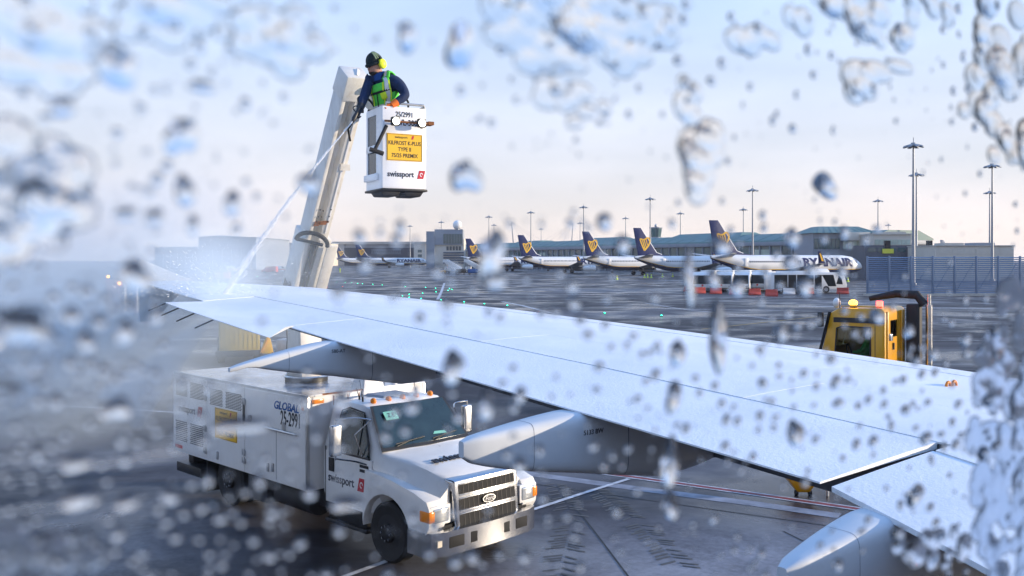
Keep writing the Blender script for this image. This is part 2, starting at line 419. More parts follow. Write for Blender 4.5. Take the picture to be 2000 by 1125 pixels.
# tread prints pressed into the frost
def tread_prints(name, path, w, label):
    b = B(); P = [gp(u, v) for u, v in path]
    for a, c in zip(P, P[1:]):
        L = (c - a).length; t = (c - a) / L; s = Vector((-t.y, t.x, 0)); k = int(L / 0.13)
        for i in range(k):
            for sg in (-1, 1):
                if random.random() < 0.25: continue
                q = a + t * (i * 0.13 + random.uniform(-.02, .02) + (0.06 if sg > 0 else 0)) + s * sg * 0.02
                e = q + s * sg * w * random.uniform(0.3, 0.48) + t * 0.13
                h = 0.027 * random.uniform(0.7, 1.2)
                vs = [q - t*h, q + t*h, e + t*h, e - t*h]
                b.add([Vector((x.x, x.y, 0.007 + 0.0005*sg)) for x in vs], [(0, 1, 2, 3)])
    o = part(name, b, mat('wet_tread_print', (0.012, 0.011, 0.014), 0.35), None, smooth=0)
    tag(o, label, 'tyre track', 'tyre tracks in the frost', 'stuff')
tread_prints('tyre_track', [(1085, 945), (1120, 1010), (1090, 1130)], 0.62, 'herringbone tyre track in frost close to the truck bumper')
tread_prints('tyre_track', [(1160, 955), (1245, 1020), (1335, 1110)], 0.58, 'herringbone tyre track in frost curving towards the wing')

# ------------------------------------------------------------------ the wing we sit behind
YAW = 0.65
OUT = Vector((-math.sin(YAW), math.cos(YAW), 0))      # outboard
FWD = Vector((math.cos(YAW), math.sin(YAW), 0))       # towards the nose
DT, ZT, DIH = 14.2, 4.145, 0.085                      # tip station, tip height, dihedral
def wing_hit(u, v, dz=0.0):                           # pixel ray meets the wing reference plane -> (outboard, forward)
    r = Vector(((u - 1000) / FPX, 1.0, 0)); ro = r.dot(OUT); k = (v - HY) / FPX
    D = (EYE - ZT - dz + DT * DIH) / (k + DIH * ro)
    return D * ro, D * r.dot(FWD)
LEp = sorted(wing_hit(*p) for p in [(374,549),(600,561),(800,583),(1000,605),(1300,643),(1600,683),(1950,735),(2250,782)])
TEf = sorted(wing_hit(*p) for p in [(508,621),(605,650),(1000,765),(1300,852),(1605,942)])         # outer flap trailing edge
TEa = sorted(wing_hit(*p) for p in [(322,590),(340,597),(430,627),(527,659)])                      # aileron trailing edge
TEi = sorted(wing_hit(*p) for p in [(1622,948),(1800,1040),(1960,1127),(2150,1232)])               # inner flap trailing edge
def interp(T, d):
    if d <= T[0][0]: a, b = T[0], T[1]
    elif d >= T[-1][0]: a, b = T[-2], T[-1]
    else:
        for a, b in zip(T, T[1:]):
            if a[0] <= d <= b[0]: break
    return a[1] + (b[1] - a[1]) * (d - a[0]) / (b[0] - a[0])
# straight-line fit for the leading edge
def fit(T):
    n = len(T); sx = sum(t[0] for t in T); sy = sum(t[1] for t in T); sxx = sum(t[0]**2 for t in T); sxy = sum(t[0]*t[1] for t in T)
    k = (n*sxy - sx*sy) / (n*sxx - sx*sx); return k, (sy - k*sx) / n
kLE = fit(LEp)
def w_le(d): return interp(LEp, d)
D_TIP = LEp[-1][0]
D_KINK = 0.5 * (TEf[0][0] + TEi[-1][0])
D_AIL0, D_AIL1 = TEa[0][0], TEa[-1][0]
def w_te(d): return interp(TEf, d) if d > D_KINK else interp(TEi, d)
print('WING le', [(round(a,2), round(b,2)) for a, b in LEp]); print('TEf', TEf); print('TEa', TEa); print('TEi', TEi)

def zref(d): return ZT - (DT - d) * DIH
def wpt(d, c, dz=0.0):                                # c: 0 at the crest line, 1 at the trailing edge
    wl_, wt_ = w_le(d), w_te(d); ch = wl_ - wt_
    hump = 0.020 * ch * math.sin(math.pi * min(1, max(0, c))) if c >= 0 else 0
    p = OUT * d + FWD * (wl_ - c * ch)
    p.z = zref(d) + hump + dz
    if c < 0: p.z -= (c * ch) ** 2 * 2.2
    return p

def frost_material(name, base, streak):
    m = bpy.data.materials.new(name); m.use_nodes = True
    n, l = m.node_tree.nodes, m.node_tree.links; p = n['Principled BSDF']
    t = n.new('ShaderNodeTexCoord')
    a = n.new('ShaderNodeTexNoise'); a.inputs['Scale'].default_value = 34; a.inputs['Detail'].default_value = 6; a.inputs['Roughness'].default_value = 0.7
    b_ = n.new('ShaderNodeTexNoise'); b_.inputs['Scale'].default_value = 1.1; b_.inputs['Detail'].default_value = 6; b_.inputs['Distortion'].default_value = 0.6
    for x in (a, b_): l.new(t.outputs['Object'], x.inputs['Vector'])
    mm = n.new('ShaderNodeMath'); mm.operation = 'MULTIPLY_ADD'; mm.inputs[1].default_value = 0.45
    l.new(a.outputs['Fac'], mm.inputs[0])
    m2 = n.new('ShaderNodeMath'); m2.operation = 'MULTIPLY'; m2.inputs[1].default_value = 0.55; l.new(b_.outputs['Fac'], m2.inputs[0]); l.new(m2.outputs[0], mm.inputs[2])
    r = n.new('ShaderNodeValToRGB'); r.color_ramp.elements[0].position = 0.36; r.color_ramp.elements[1].position = 0.62
    r.color_ramp.elements[0].color = tuple(base) + (1,); r.color_ramp.elements[1].color = tuple(streak) + (1,)
    l.new(mm.outputs[0], r.inputs['Fac']); l.new(r.outputs[0], p.inputs['Base Color'])
    p.inputs['Roughness'].default_value = 0.72; p.inputs['Specular IOR Level'].default_value = 0.35
    bp = n.new('ShaderNodeBump'); bp.inputs['Strength'].default_value = 0.55; bp.inputs['Distance'].default_value = 0.012
    l.new(a.outputs['Fac'], bp.inputs['Height']); l.new(bp.outputs[0], p.inputs['Normal'])
    return m
M_frost = frost_material('frosted_wing_skin', (0.73, 0.77, 0.81), (0.87, 0.89, 0.91))
M_wingu = mat('pale_grey_wing_underside', (0.30, 0.33, 0.38), 0.45, var=0.10, scale=1.5, dirt=0.2, dcol=(0.14, 0.15, 0.17))
M_wgap = mat('dark_wing_gap', (0.11, 0.13, 0.17), 0.7, var=0.3)
M_fair = mat('light_grey_fairing', (0.58, 0.61, 0.64), 0.42, var=0.06, scale=2)

wing = empty('airliner_wing', OUT * 1.0 + FWD * 6.0, 0, 'frost covered pale airliner wing with tip fence and three flap fairings', 'wing')
WINV = Matrix.Translation(-wing.location)
def wpart(name, b, m, smooth=40, parent=None, bevel=0.0):
    b.v = [WINV @ Vector(p) for p in b.v]
    return part(name, b, m, parent or wing, smooth=smooth, bevel=bevel)
D_ROOT = 0.2
# closed structural core, a little under the skin panels
def core_ring(d):
    ring = []
    wl_, wt_ = w_le(d), w_te(d); ch = wl_ - wt_
    if d > D_AIL0 - 0.05: ch_t = ch
    up = [(-0.07, -0.10), (-0.05, -0.05), (-0.02, -0.02), (0.0, -0.016), (0.2, -0.016), (0.4, -0.016), (0.6, -0.016), (0.72, -0.02)]
    for c, dz in up: ring.append(wpt(d, c, dz))
    lo = [(0.72, 0.10), (0.5, 0.115), (0.3, 0.12), (0.1, 0.10), (-0.03, 0.07), (-0.07, 0.05)]
    for c, k in lo:
        p = wpt(d, c); p.z = zref(d) - k * ch; ring.append(p)
    return ring
ds = [D_ROOT + (D_TIP - D_ROOT) * i / 30 for i in range(31)]
wpart('wing_box', B().loft([core_ring(d) for d in ds]), M_wgap, 30)
# under-surface cladding (what one sees below the trailing edge)
def panel(name, d0, d1, c0, c1, m, gap=0.010, dz=0.0, th=0.014, nc=6, te=None, droop=0.0, taper=False, parent=None):
    """one skin panel between two span stations and two chord fractions, with a thin edge all round"""
    nd = max(2, int((d1 - d0) / 0.25)); top = []; bot = []
    for i in range(nd + 1):
        d = d0 + gap + (d1 - d0 - 2 * gap) * i / nd; ch = w_le(d) - w_te(d); g = gap / ch; rt = []; rb = []
        for j in range(nc + 1):
            c = c0 + g + (c1 - c0 - 2 * g) * j / nc
            p = wpt(d, c, dz - droop * (j / nc) ** 1.5)
            q = p.copy(); q.z -= th * ((1 - 0.75 * j / nc) if taper else 1)
            rt.append(p); rb.append(q)
        top.append(rt); bot.append(rb)
    b = B(); W = nc + 1; n = (nd + 1) * W
    vs = [p for r in top for p in r] + [p for r in bot for p in r]; fs = []
    for i in range(nd):
        for j in range(nc):
            k = i * W + j
            fs.append((k, k + 1, k + W + 1, k + W)); fs.append((n + k, n + k + W, n + k + W + 1, n + k + 1))
    for i in range(nd):
        for j in (0, nc):
            k = i * W + j; fs.append((k, k + W, n + k + W, n + k))
    for j in range(nc):
        for i in (0, nd):
            k = i * W + j; fs.append((k, k + 1, n + k + 1, n + k))
    return wpart(name, b.add(vs, fs), m, 35, parent)
cS, cM, cP = 0.11, 0.52, 0.74
sl = [D_ROOT, D_KINK + 0.4, 6.0, 8.6, 11.2, D_TIP - 0.15]
for a, b_ in zip(sl, sl[1:]): panel('slat_panel', a, b_, -0.03, cS, M_frost, gap=0.006, dz=0.004, nc=8)
for a, b_ in zip([D_ROOT, D_KINK, 5.2, 8.0, 11.0], [D_KINK, 5.2, 8.0, 11.0, D_TIP]):
    panel('skin_panel', a, b_, cS, cM, M_frost, gap=0.0018, nc=8)
sp = [D_ROOT, D_KINK - 0.05, D_KINK + 1.55, D_KINK + 3.1, D_KINK + 4.6, D_AIL0 + 0.1]
for i, (a, b_) in enumerate(zip(sp, sp[1:])): panel('spoiler_panel', a, b_, cM, cP if i else 0.78, M_frost, gap=0.0022, dz=0.001 - 0.001 * (i % 2), nc=6)
panel('skin_panel', D_AIL0 + 0.1, D_TIP, cM, cP, M_frost, gap=0.004, nc=5)
D_AF = wing_hit(552, 637)[0]
panel('tip_panel', D_AIL1 + 0.02, D_TIP, cP, 1.0, M_frost, gap=0.006, th=0.05, nc=5, taper=True)
panel('outer_flap', D_KINK + 0.04, D_AF + 0.002, cP, 1.0, M_frost, gap=0.006, dz=-0.004, th=0.045, nc=8, taper=True)
panel('inner_flap', D_ROOT, D_KINK - 0.03, 0.78, 1.0, M_frost, gap=0.006, dz=-0.006, th=0.12, nc=8, taper=True)
# the flap hinge seal showing in the gap at the kink
# aileron, set further aft than the flap line
def aileron():
    nd, nc = 10, 10; top = []; bot = []
    for i in range(nd + 1):
        s_ = i / nd; df = D_AF + (D_AIL1 - D_AF) * s_; dt_ = D_AIL0 + (D_AIL1 - D_AIL0) * s_; rt = []; rb = []
        a = w_le(df) - cP * (w_le(df) - w_te(df)) - 0.012; mid_ = w_te(df); e = interp(TEa, dt_)
        for j in range(nc + 1):
            w = a + (e - a) * j / nc
            d = df if w >= mid_ else df + (dt_ - df) * (mid_ - w) / (mid_ - e)
            c = (w_le(df) - w) / (w_le(df) - w_te(df))
            p = OUT * d + FWD * w
            p.z = (wpt(d, c).z if c <= 1 else zref(d)) - 0.003; q = p.copy(); q.z -= 0.045 * (1 - 0.8 * j / nc) * (0.12 if i == 0 else 1); rt.append(p); rb.append(q)
        top.append(rt); bot.append(rb)
    rings = [t + b[::-1] for t, b in zip(top, bot)]
    return wpart('aileron', B().loft(rings), M_frost, 35)
aileron()
# wing tip cap and fence
tipd = D_TIP
wl_t, wt_t = w_le(tipd), w_te(tipd)
zt = zref(tipd)
tip_le = wl_t
F0 = wing_hit(374, 549); 
def on_tip(u, v, d=tipd + 0.06):                      # pixel -> point in the plane of the fence
    r = Vector(((u - 1000) / FPX, 1.0, 0)); D = d / r.dot(OUT); return at(u, v, D)
fence_px = [(378, 548), (330, 529), (272, 505), (268, 513), (271, 560), (272, 628), (300, 628), (332, 590), (352, 572), (372, 556)]
fp = [on_tip(*p) for p in fence_px]
b = B(); n_ = len(fp)
b.add([p - OUT * 0.035 for p in fp] + [p + OUT * 0.035 for p in fp],
      [tuple(range(n_))[::-1], tuple(range(n_, 2 * n_))] + [(i, (i+1) % n_, n_ + (i+1) % n_, n_ + i) for i in range(n_)])
wpart('tip_fence', b, M_fair, 30)
tc_px = [(374, 549), (357, 571), (330, 566), (300, 563), (276, 558), (276, 552), (330, 549)]
# dark static wicks on the trailing edge
for (u0, v0, u1, v1) in ((341, 589, 313, 606), (366, 598, 349, 608), (392, 606, 377, 616), (421, 615, 411, 622)):
    d_ = TEa[-1][0] - (u0 - 341) / 80 * 1.55; p = OUT*d_ + FWD*(interp(TEa, d_) + 0.02); p.z = zref(d_) - 0.012
    wpart('static_wick', B().cyl(p, p - FWD * 0.22 + Vector((0, 0, -0.09)), 0.008, 6), M_blackp)

# flap track fairings
def fairing(te_px, aft, fore, depth, width, tipdrop, dz=0.0, label=None, tiph=0.40):
    d, w0 = wing_hit(*te_px); zt_ = zref(d) - 0.02 + dz; rings = []
    N = 44
    for i in range(N + 1):
        s_ = i / N; w = w0 - aft + (aft + fore) * s_
        a = min(1.0, (s_ / 0.52)) ** 0.72 if s_ < 0.52 else max(0.05, 1 - ((s_ - 0.52) / 0.48) ** 2.2)
        hw = width / 2 * (0.16 + 0.84 * a)
        behind = max(0.0, (w0 - w) / aft)
        ztop = zt_ - tipdrop * behind ** 1.35
        zb = zt_ - depth * (tiph + (1 - tiph) * a) - (tipdrop * 0.30) * behind
        zb = min(zb, ztop - 0.05)
        nose = 0.80 + 0.20 * min(1, i / 1.0); zm_ = (ztop + zb) / 2; ztop, zb, hw = zm_ + (ztop - zm_) * nose, zm_ + (zb - zm_) * nose, hw * nose
        ring = []
        for k in range(28):
            th = 2 * math.pi * k / 28; cx = math.copysign(abs(math.cos(th)) ** 0.42, math.cos(th)); sz = math.copysign(abs(math.sin(th)) ** 0.42, math.sin(th))
            y = hw * cx; z = (ztop + zb) / 2 + (ztop - zb) / 2 * sz
            p = OUT * (d + y) + FWD * w; p.z = z; ring.append(p)
        rings.append(ring)
    f = wpart('flap_fairing', B().loft(rings), M_fair, 50)
    # thin seam along the side towards the cabin and a ring seam
    for s_ in (0.16, 0.42):
        i = int(s_ * N); rr = [p + (p - sum(rings[i], Vector()) / 28) * 0.004 for p in rings[i]]
        rr2 = [p + FWD * 0.008 for p in rr]
        wpart('seam', B().loft([rr, rr2], cap=False), M_wgap, 30, f)
    if label:
        i0 = int(0.30 * N); c = sum(rings[i0], Vector()) / 28
        side = c - OUT * (width / 2 * 0.86); side.z = c.z + depth * 0.18
        vs, fs = text_verts(label, 0.05, 0.01, 0.002)
        o = WINV @ (side - OUT * 0.035)
        part('stencil', B().add([o + FWD * x + Vector((0, 0, y)) - OUT * z for x, y, z in vs], fs), M_ink, f, smooth=0)
    return f
fairing((1112, 797), 0.98, 2.4, 0.58, 0.50, 0.10, label='5133 BW', tiph=0.36)
fairing((644, 662), 1.06, 2.5, 0.50, 0.42, 0.20, label='580-AT', tiph=0.14)
fairing((1700, 996), 0.76, 2.2, 0.58, 0.46, 0.12, tiph=0.34)

# orange rope hook with two eyes, standing on the upper skin
hd, hw_ = wing_hit(1858, 772)
hk = OUT * hd + FWD * hw_; hk.z = zref(hd) + 0.05
b = B()
for sx in (-1, 1):
    pts = [hk + FWD * (sx * 0.052 + 0.036 * math.cos(a)) * 1.0 + Vector((0, 0, 0.036 + 0.036 * math.sin(a))) for a in [k * math.pi / 6 for k in range(12)]]
    b.tube(pts + [pts[0]], 0.013, 8, cap=False)
b.box(0, 0, 0, 0, 0, 0); b.v = b.v[:-8]; b.f = b.f[:-6]
b.bar(hk - FWD * 0.12, hk + FWD * 0.12, 0.05, 0.016)
wpart('rope_hook', b, M_orange, 50)

# ------------------------------------------------------------------ de-icing truck
TANG = R(-44.5)
truck = empty('deicing_truck', (-2.434, 15.71, 0), TANG, 'white de-icing truck with boxy tank body, chrome grille and raised boom basket', 'truck')
TMI = (Matrix.Translation(truck.location) @ Matrix.Rotation(TANG, 4, 'Z')).inverted()
def tl(p): return TMI @ Vector(p)
SR, SU = (1, 0, 0), (0, 0, 1)                      # text on the right-hand side reads along +x
YS = -1.235
BZ0, BZ1 = 0.76, 2.28
body = part('tank_body', B().box(-4.7, 0, YS, 1.235, BZ0, BZ1), M_white, truck, bevel=0.012)
part('body_roof', B().box(-4.69, -0.01, YS + 0.01, 1.225, BZ1 - 0.01, BZ1 + 0.012), M_roofwet, body)
for y in (YS + 0.01, 1.225):
    part('roof_edge', B().bar((-4.69, y, BZ1 + 0.01), (-0.01, y, BZ1 + 0.01), 0.03, 0.035), M_white, body, bevel=0.004)
part('roof_edge', B().bar((-0.0, YS + 0.01, BZ1 + 0.012), (-0.0, 1.225, BZ1 + 0.012), 0.035, 0.035), M_white, body, bevel=0.004)
part('rust_streak', B().box(-0.02, 0.019, -0.95, 0.02, BZ1 + 0.008, BZ1 + 0.031), M_rust, body)
for (y0, y1, z0) in ((-0.74, -0.71, 2.10), (-0.45, -0.43, 2.16), (-0.22, -0.20, 2.13), (0.1, 0.12, 2.18)):
    part('rust_streak', B().box(0.0, 0.0025, y0, y1, z0, 2.26), M_rust, body)
part('corner_strip', B().box(-0.03, 0.006, YS - 0.006, YS + 0.05, BZ0, BZ1), M_alu, body, bevel=0.003)
part('corner_strip', B().box(-0.03, 0.006, 1.185, 1.241, BZ0, BZ1), M_alu, body, bevel=0.003)
part('marker_lamp', B().box(-0.14, -0.06, YS - 0.02, YS, 2.06, 2.20), M_amber, body, bevel=0.008)
part('marker_lamp', B().box(0.0, 0.02, -1.15, -0.92, 2.16, 2.23), M_amber, body, bevel=0.008)
# side doors of the body
edges = [-4.69, -3.35, -1.94, -0.01]
for i, (a, b_) in enumerate(zip(edges, edges[1:])):
    dpn = part('side_panel', B().box(a + 0.012, b_ - 0.012, YS - 0.014, YS + 0.002, BZ0 + (0.02 if i else 0.06), BZ1 - 0.03), M_white, body, bevel=0.004)
part('seam', B().box(-0.905, -0.895, YS - 0.0165, YS - 0.012, BZ0 + 0.05, 1.62), M_wgap, body)
for x in (-3.37, -1.95):
    for z in (1.93 if x < -3 else 2.02, 1.36 if x < -3 else 1.12, 0.95 if x < -3 else 0.98):
        b = B().box(x - 0.06, x + 0.02, YS - 0.035, YS - 0.01, z - 0.05, z + 0.05).box(x + 0.02, x + 0.05, YS - 0.05, YS - 0.01, z - 0.06, z + 0.03)
        part('hinge', b, M_steel, body, bevel=0.004)
part('door_bar', B().box(-1.965, -1.935, YS - 0.045, YS - 0.012, 1.62, 2.0), M_blackp, body, bevel=0.004)
def louvre(x0, x1, z0, z1):
    b = B(); nx, nz_ = 8, 11; dx = (x1 - x0) / nx; dz = (z1 - z0) / nz_
    for i in range(nx):
        for j in range(nz_):
            cx = x0 + (i + 0.5 + (0.25 if j % 2 else -0.05)) * dx; cz = z0 + (j + 0.5) * dz
            b.box(cx - dx * 0.40, cx + dx * 0.40, YS - 0.0175, YS - 0.0125, cz - dz * 0.26, cz + dz * 0.26)
    o = part('louvre', b, M_slot, body, smooth=0); o['kind'] = 'stuff'
for q in ((-3.20, -2.73, 1.82, 2.12), (-2.62, -2.05, 1.82, 2.12), (-4.58, -4.10, 1.86, 2.16), (-3.98, -3.46, 1.86, 2.16), (-4.58, -4.10, 0.98, 1.38), (-3.98, -3.46, 0.98, 1.38)):
    louvre(*q)
part('side_rail', B().cyl((-1.88, YS - 0.06, 1.655), (-0.24, YS - 0.06, 1.655), 0.022, 10).box(-1.75, -1.71, YS - 0.06, YS, 1.64, 1.80).box(-0.66, -0.62, YS - 0.06, YS, 1.64, 1.80), M_alu, body)
for x, z in ((-2.9, 0.92), (-1.15, 0.98), (-1.0, 1.0)):
    part('latch', B().box(x - 0.025, x + 0.025, YS - 0.04, YS - 0.01, z - 0.07, z + 0.07), M_steel, body, bevel=0.005)
sgn = part('fluid_sign', B().box(-3.0, -2.2, YS - 0.022, YS - 0.013, 1.24, 1.79), M_yellowsign, body)
def sign_text(parent, o, r, u, w, h):
    """printed plate naming the fluid"""
    r = Vector(r).normalized(); u = Vector(u).normalized(); nn = r.cross(u)
    o = Vector(o)
    lettering('printed_line', 'swissport', h * 0.13, M_ink, parent, o + u * (h * 0.37) - r * (w * 0.10), r, u, 0.006, depth=0.0015)
    decal('logo_tile', [(-0.05*h, -0.06*h), (0.03*h, -0.06*h), (0.07*h, 0.07*h), (-0.01*h, 0.07*h)], M_red, parent, o + u * (h * 0.37) + r * (w * 0.22), r, u, 0.0015)
    for txt, k in (('KILFROST K-PLUS', 0.15), ('TYPE II', -0.08), ('75/25 PREMIX', -0.31)):
        xs = {'KILFROST K-PLUS': 0.80, 'TYPE II': 0.85, '75/25 PREMIX': 0.85}[txt]
        lettering('printed_line', txt, h * 0.185 * (w / (h * 1.25)), M_ink, parent, o + u * (h * k), r, u, 0.014, depth=0.0015, xs=xs)
    fr = [(-.5*w+.01, -.5*h+.01), (.5*w-.01, -.5*h+.01), (.5*w-.01, .5*h-.01), (-.5*w+.01, .5*h-.01)]
    for i in range(4):
        a, c = Vector(fr[i]), Vector(fr[(i+1) % 4])
        part('border', B().bar(o + r*a.x + u*a.y + nn*0.001, o + r*c.x + u*c.y + nn*0.001, 0.004, 0.003, nn), M_ink, parent, smooth=0)
sign_text(sgn, (-2.6, YS - 0.0225, 1.515), SR, SU, 0.8, 0.55)
lettering('body_lettering', 'GLOBAL', 0.185, M_blueink, body, (-0.60, YS - 0.015, 2.06), SR, SU, 0.03, shear=0.22, xs=1.1)
lettering('body_lettering', '25-2991', 0.33, M_ink, body, (-0.46, YS - 0.015, 1.86), SR, SU, 0.012, xs=0.56)
logo_print(body, (-4.12, YS - 0.015, 1.62), SR, SU, 0.19)
part('data_plate', B().box(-4.6, -4.3, YS - 0.018, YS - 0.012, 0.84, 0.90), M_red, body, smooth=0)
# roof fittings
tz = BZ1 + 0.012
ring = B()
pts = [(-1.72 + 0.40 * math.cos(a), -0.13 + 0.40 * math.sin(a), tz + 0.10) for a in [k * math.pi / 14 for k in range(29)]]
ring.tube(pts, 0.022, 8, cap=False)
part('turret_ring', B().cyl((-1.72, -0.13, tz), (-1.72, -0.13, tz + 0.095), 0.385, 28), M_blackp, body)
part('turret_rail', ring, M_chrome, body)
part('front_housing', B().hexa([(-0.34, -0.16, tz), (0.05, -0.16, tz - 0.1), (0.05, 0.30, tz - 0.1), (-0.34, 0.30, tz), (-0.22, -0.10, tz + 0.28), (0.02, -0.10, tz + 0.28), (0.02, 0.25, tz + 0.28), (-0.22, 0.25, tz + 0.28)]), M_white, body, bevel=0.012)
part('filler_ring', B().cyl((-0.55, 0.55, tz), (-0.55, 0.55, tz + 0.06), 0.17, 20), M_alu, body, bevel=0.008)
part('vent_pipe', B().tube([(-0.25, 0.74, tz), (-0.25, 0.74, tz + 0.16), (-0.23, 0.74, tz + 0.22), (-0.17, 0.75, tz + 0.25), (-0.08, 0.76, tz + 0.235), (-0.05, 0.76, tz + 0.17)], 0.055, 12), M_white, body)
part('roof_hatch', B().box(-0.75, -0.25, 0.85, 1.12, tz, tz + 0.02), M_slot, body)
# chassis
chs = part('chassis', B().box(-4.6, 2.6, -0.42, -0.26, 0.55, 0.78).box(-4.6, 2.6, 0.26, 0.42, 0.55, 0.78).box(-4.55, -4.35, -1.0, 1.0, 0.5, 0.76).box(-0.2, 0.25, -0.9, 0.9, 0.45, 0.8), M_dark, truck, bevel=0.01)
part('rear_step', B().box(-4.75, -3.75, -1.15, -0.72, 0.34, 0.52), M_blackp, chs, bevel=0.01)
part('mud_flap', B().box(-3.42, -3.39, -1.2, -0.62, 0.16, 0.76), M_black, chs)
part('fuel_tank', B().cyl((-1.25, -0.86, 0.52), (-0.15, -0.86, 0.52), 0.24, 18), M_dark, chs, bevel=0.01)
part('cab_step', B().box(0.2, 1.3, -1.02, -0.75, 0.30, 0.36).box(0.25, 1.25, -0.98, -0.9, 0.36, 0.62), M_blackp, chs, bevel=0.008)
part('tool_box', B().box(-2.0, -1.35, -1.15, -0.6, 0.3, 0.75), M_dark, chs, bevel=0.015)
def wheel(x, y, s, r=0.45, w=0.26):
    t = B(); prof = [(0.60*r, -w/2+.02), (0.9*r, -w/2), (r, -w/2+.04), (r, w/2-.04), (0.9*r, w/2), (0.60*r, w/2-.02)]
    n = 30
    rings = [[(x + a * math.cos(2*math.pi*k/n), y + q, r + a * math.sin(2*math.pi*k/n)) for k in range(n)] for a, q in prof]
    t.loft(rings, cap=False)
    wo_ = part('wheel', t, M_black, truck, 35)
    prof = [(0.62*r, s*(w/2-.02)), (0.55*r, s*(w/2-.05)), (0.34*r, s*(w/2-.09)), (0.30*r, s*(w/2+.02)), (0.14*r, s*(w/2+.04))]
    rings = [[(x + a * math.cos(2*math.pi*k/n), y + q, r + a * math.sin(2*math.pi*k/n)) for k in range(n)] for a, q in prof]
    rim = part('rim', B().loft(rings), mat('dark_wheel_rim', (0.03, 0.03, 0.034), 0.55, metal=0.3, var=0.3), wo_, 30)
    b = B()
    for k in range(8):
        a = 2*math.pi*k/8; c = (x + 0.24*r*math.cos(a), r + 0.24*r*math.sin(a))
        b = B().cyl((c[0], y + s*(w/2+.01), c[1]), (c[0], y + s*(w/2+.05), c[1]), 0.018, 6)
        if s < 0: part('wheel_nut', b, M_chrome, wo_)
    return wo_
for y, s in ((-0.93, -1), (0.93, 1)): wheel(1.87, y, s)
for y, s in ((-0.98, -1), (-0.68, -1), (0.68, 1), (0.98, 1)): wheel(-2.75, y, s, 0.47, 0.25)

# cab
def sec(x, wb, zb, wm, zm, wt, zt, rr=0.09):
    h = [(wb * 0.5, zb), (wb, zb + 0.02), (wm, zb + 0.18), (wm, zm), (wt + 0.02, zt - rr), (wt - 0.03, zt - rr * 0.35), (wt - 0.12, zt - 0.008), (wt * 0.45, zt + 0.012)]
    return [(x, -y, z) for y, z in h] + [(x, y, z) for y, z in h[::-1]]
cabm = part('cab', B().loft([
    sec(0.10, 0.93, 0.58, 0.97, 1.42, 0.78, 2.16), sec(0.22, 0.95, 0.58, 0.99, 1.44, 0.80, 2.21), sec(0.55, 0.95, 0.58, 0.995, 1.45, 0.80, 2.24),
    sec(0.90, 0.95, 0.58, 0.995, 1.45, 0.79, 2.23), sec(1.02, 0.95, 0.58, 0.995, 1.45, 0.78, 2.17), sec(1.36, 0.95, 0.60, 0.995, 1.42, 0.86, 1.76),
    sec(1.52, 0.90, 0.80, 0.98, 1.38, 0.90, 1.575, 0.06), sec(1.62, 0.60, 0.90, 0.97, 1.34, 0.86, 1.545, 0.06), sec(1.95, 0.60, 0.95, 0.94, 1.28, 0.78, 1.50, 0.07),
    sec(2.35, 0.60, 0.95, 0.92, 1.20, 0.73, 1.43, 0.08), sec(2.62, 0.60, 0.85, 0.90, 1.12, 0.70, 1.36, 0.09), sec(2.78, 0.62, 0.75, 0.86, 1.05, 0.68, 1.28, 0.10)]),
    M_cab, truck, 32)
def fender(s):
    cx, cz, rr = 1.87, 0.46, 0.56
    arch = [(cx + rr * math.cos(a), cz + rr * math.sin(a)) for a in [R(12) + k * R(168) / 14 for k in range(15)]]
    poly = [(2.78, 0.60), (2.86, 0.72), (2.86, 0.98), (2.80, 1.08), (2.5, 1.17), (2.0, 1.26), (1.6, 1.30), (1.36, 1.30), (1.30, 0.60)] 
    poly = [(2.44, 0.60)] + poly + arch[::-1]
    y0, y1 = (-1.10, -0.80) if s < 0 else (0.80, 1.10)
    return part('fender', B().prism(poly, 'y', y0, y1), M_cab, cabm, 35, bevel=0.03)
fender(-1); fender(1)
# glass
def gl(name, pts, off, th=0.012, m=None, parent=None):
    pts = [Vector(p) for p in pts]; nn = (pts[1] - pts[0]).cross(pts[2] - pts[1]).normalized()
    n = len(pts)
    return part(name, B().add([p + nn*off for p in pts] + [p + nn*(off+th) for p in pts],
        [tuple(range(n))[::-1], tuple(range(n, 2*n))] + [(i, (i+1) % n, n+(i+1) % n, n+i) for i in range(n)]), m or M_glassd, parent or cabm, 30)
WT, WB = (1.055, 2.165), (1.50, 1.60)
ws = gl('windscreen', [(WB[0], -0.85, WB[1]), (WB[0] + 0.06, 0, WB[1]), (WB[0], 0.85, WB[1]), (WT[0], 0.72, WT[1]), (WT[0] + 0.05, 0, WT[1]), (WT[0], -0.72, WT[1])], 0.012)
gl('windscreen_rubber', [(WB[0]+.03, -0.90, WB[1]-.035), (WB[0]+.09, 0, WB[1]-.035), (WB[0]+.03, 0.90, WB[1]-.035), (WT[0]-.015, 0.76, WT[1]+.02), (WT[0]+.035, 0, WT[1]+.02), (WT[0]-.015, -0.76, WT[1]+.02)], 0.004, 0.010, M_blackp)
def wsp(y, k, off=0.03):                          # a point on the windscreen
    p = Vector((WB[0] + (WT[0]-WB[0])*k + 0.055*(1-abs(y)/0.85), y, WB[1] + (WT[1]-WB[1])*k)); return p + Vector((0.79, 0, 0.62)) * off
wr = (0, 1, 0); wu = Vector((WT[0]-WB[0], 0, WT[1]-WB[1])).normalized()
stk = decal('sticker', [(-0.13, -0.075), (0.13, -0.075), (0.13, 0.075), (-0.13, 0.075)], M_teal, ws, wsp(-0.48, 0.76, 0.027), (-0.07, 1, 0), wu)
lettering('printed_line', 'Z E', 0.10, M_glassd, ws, wsp(-0.48, 0.76, 0.032), (-0.07, 1, 0), wu)
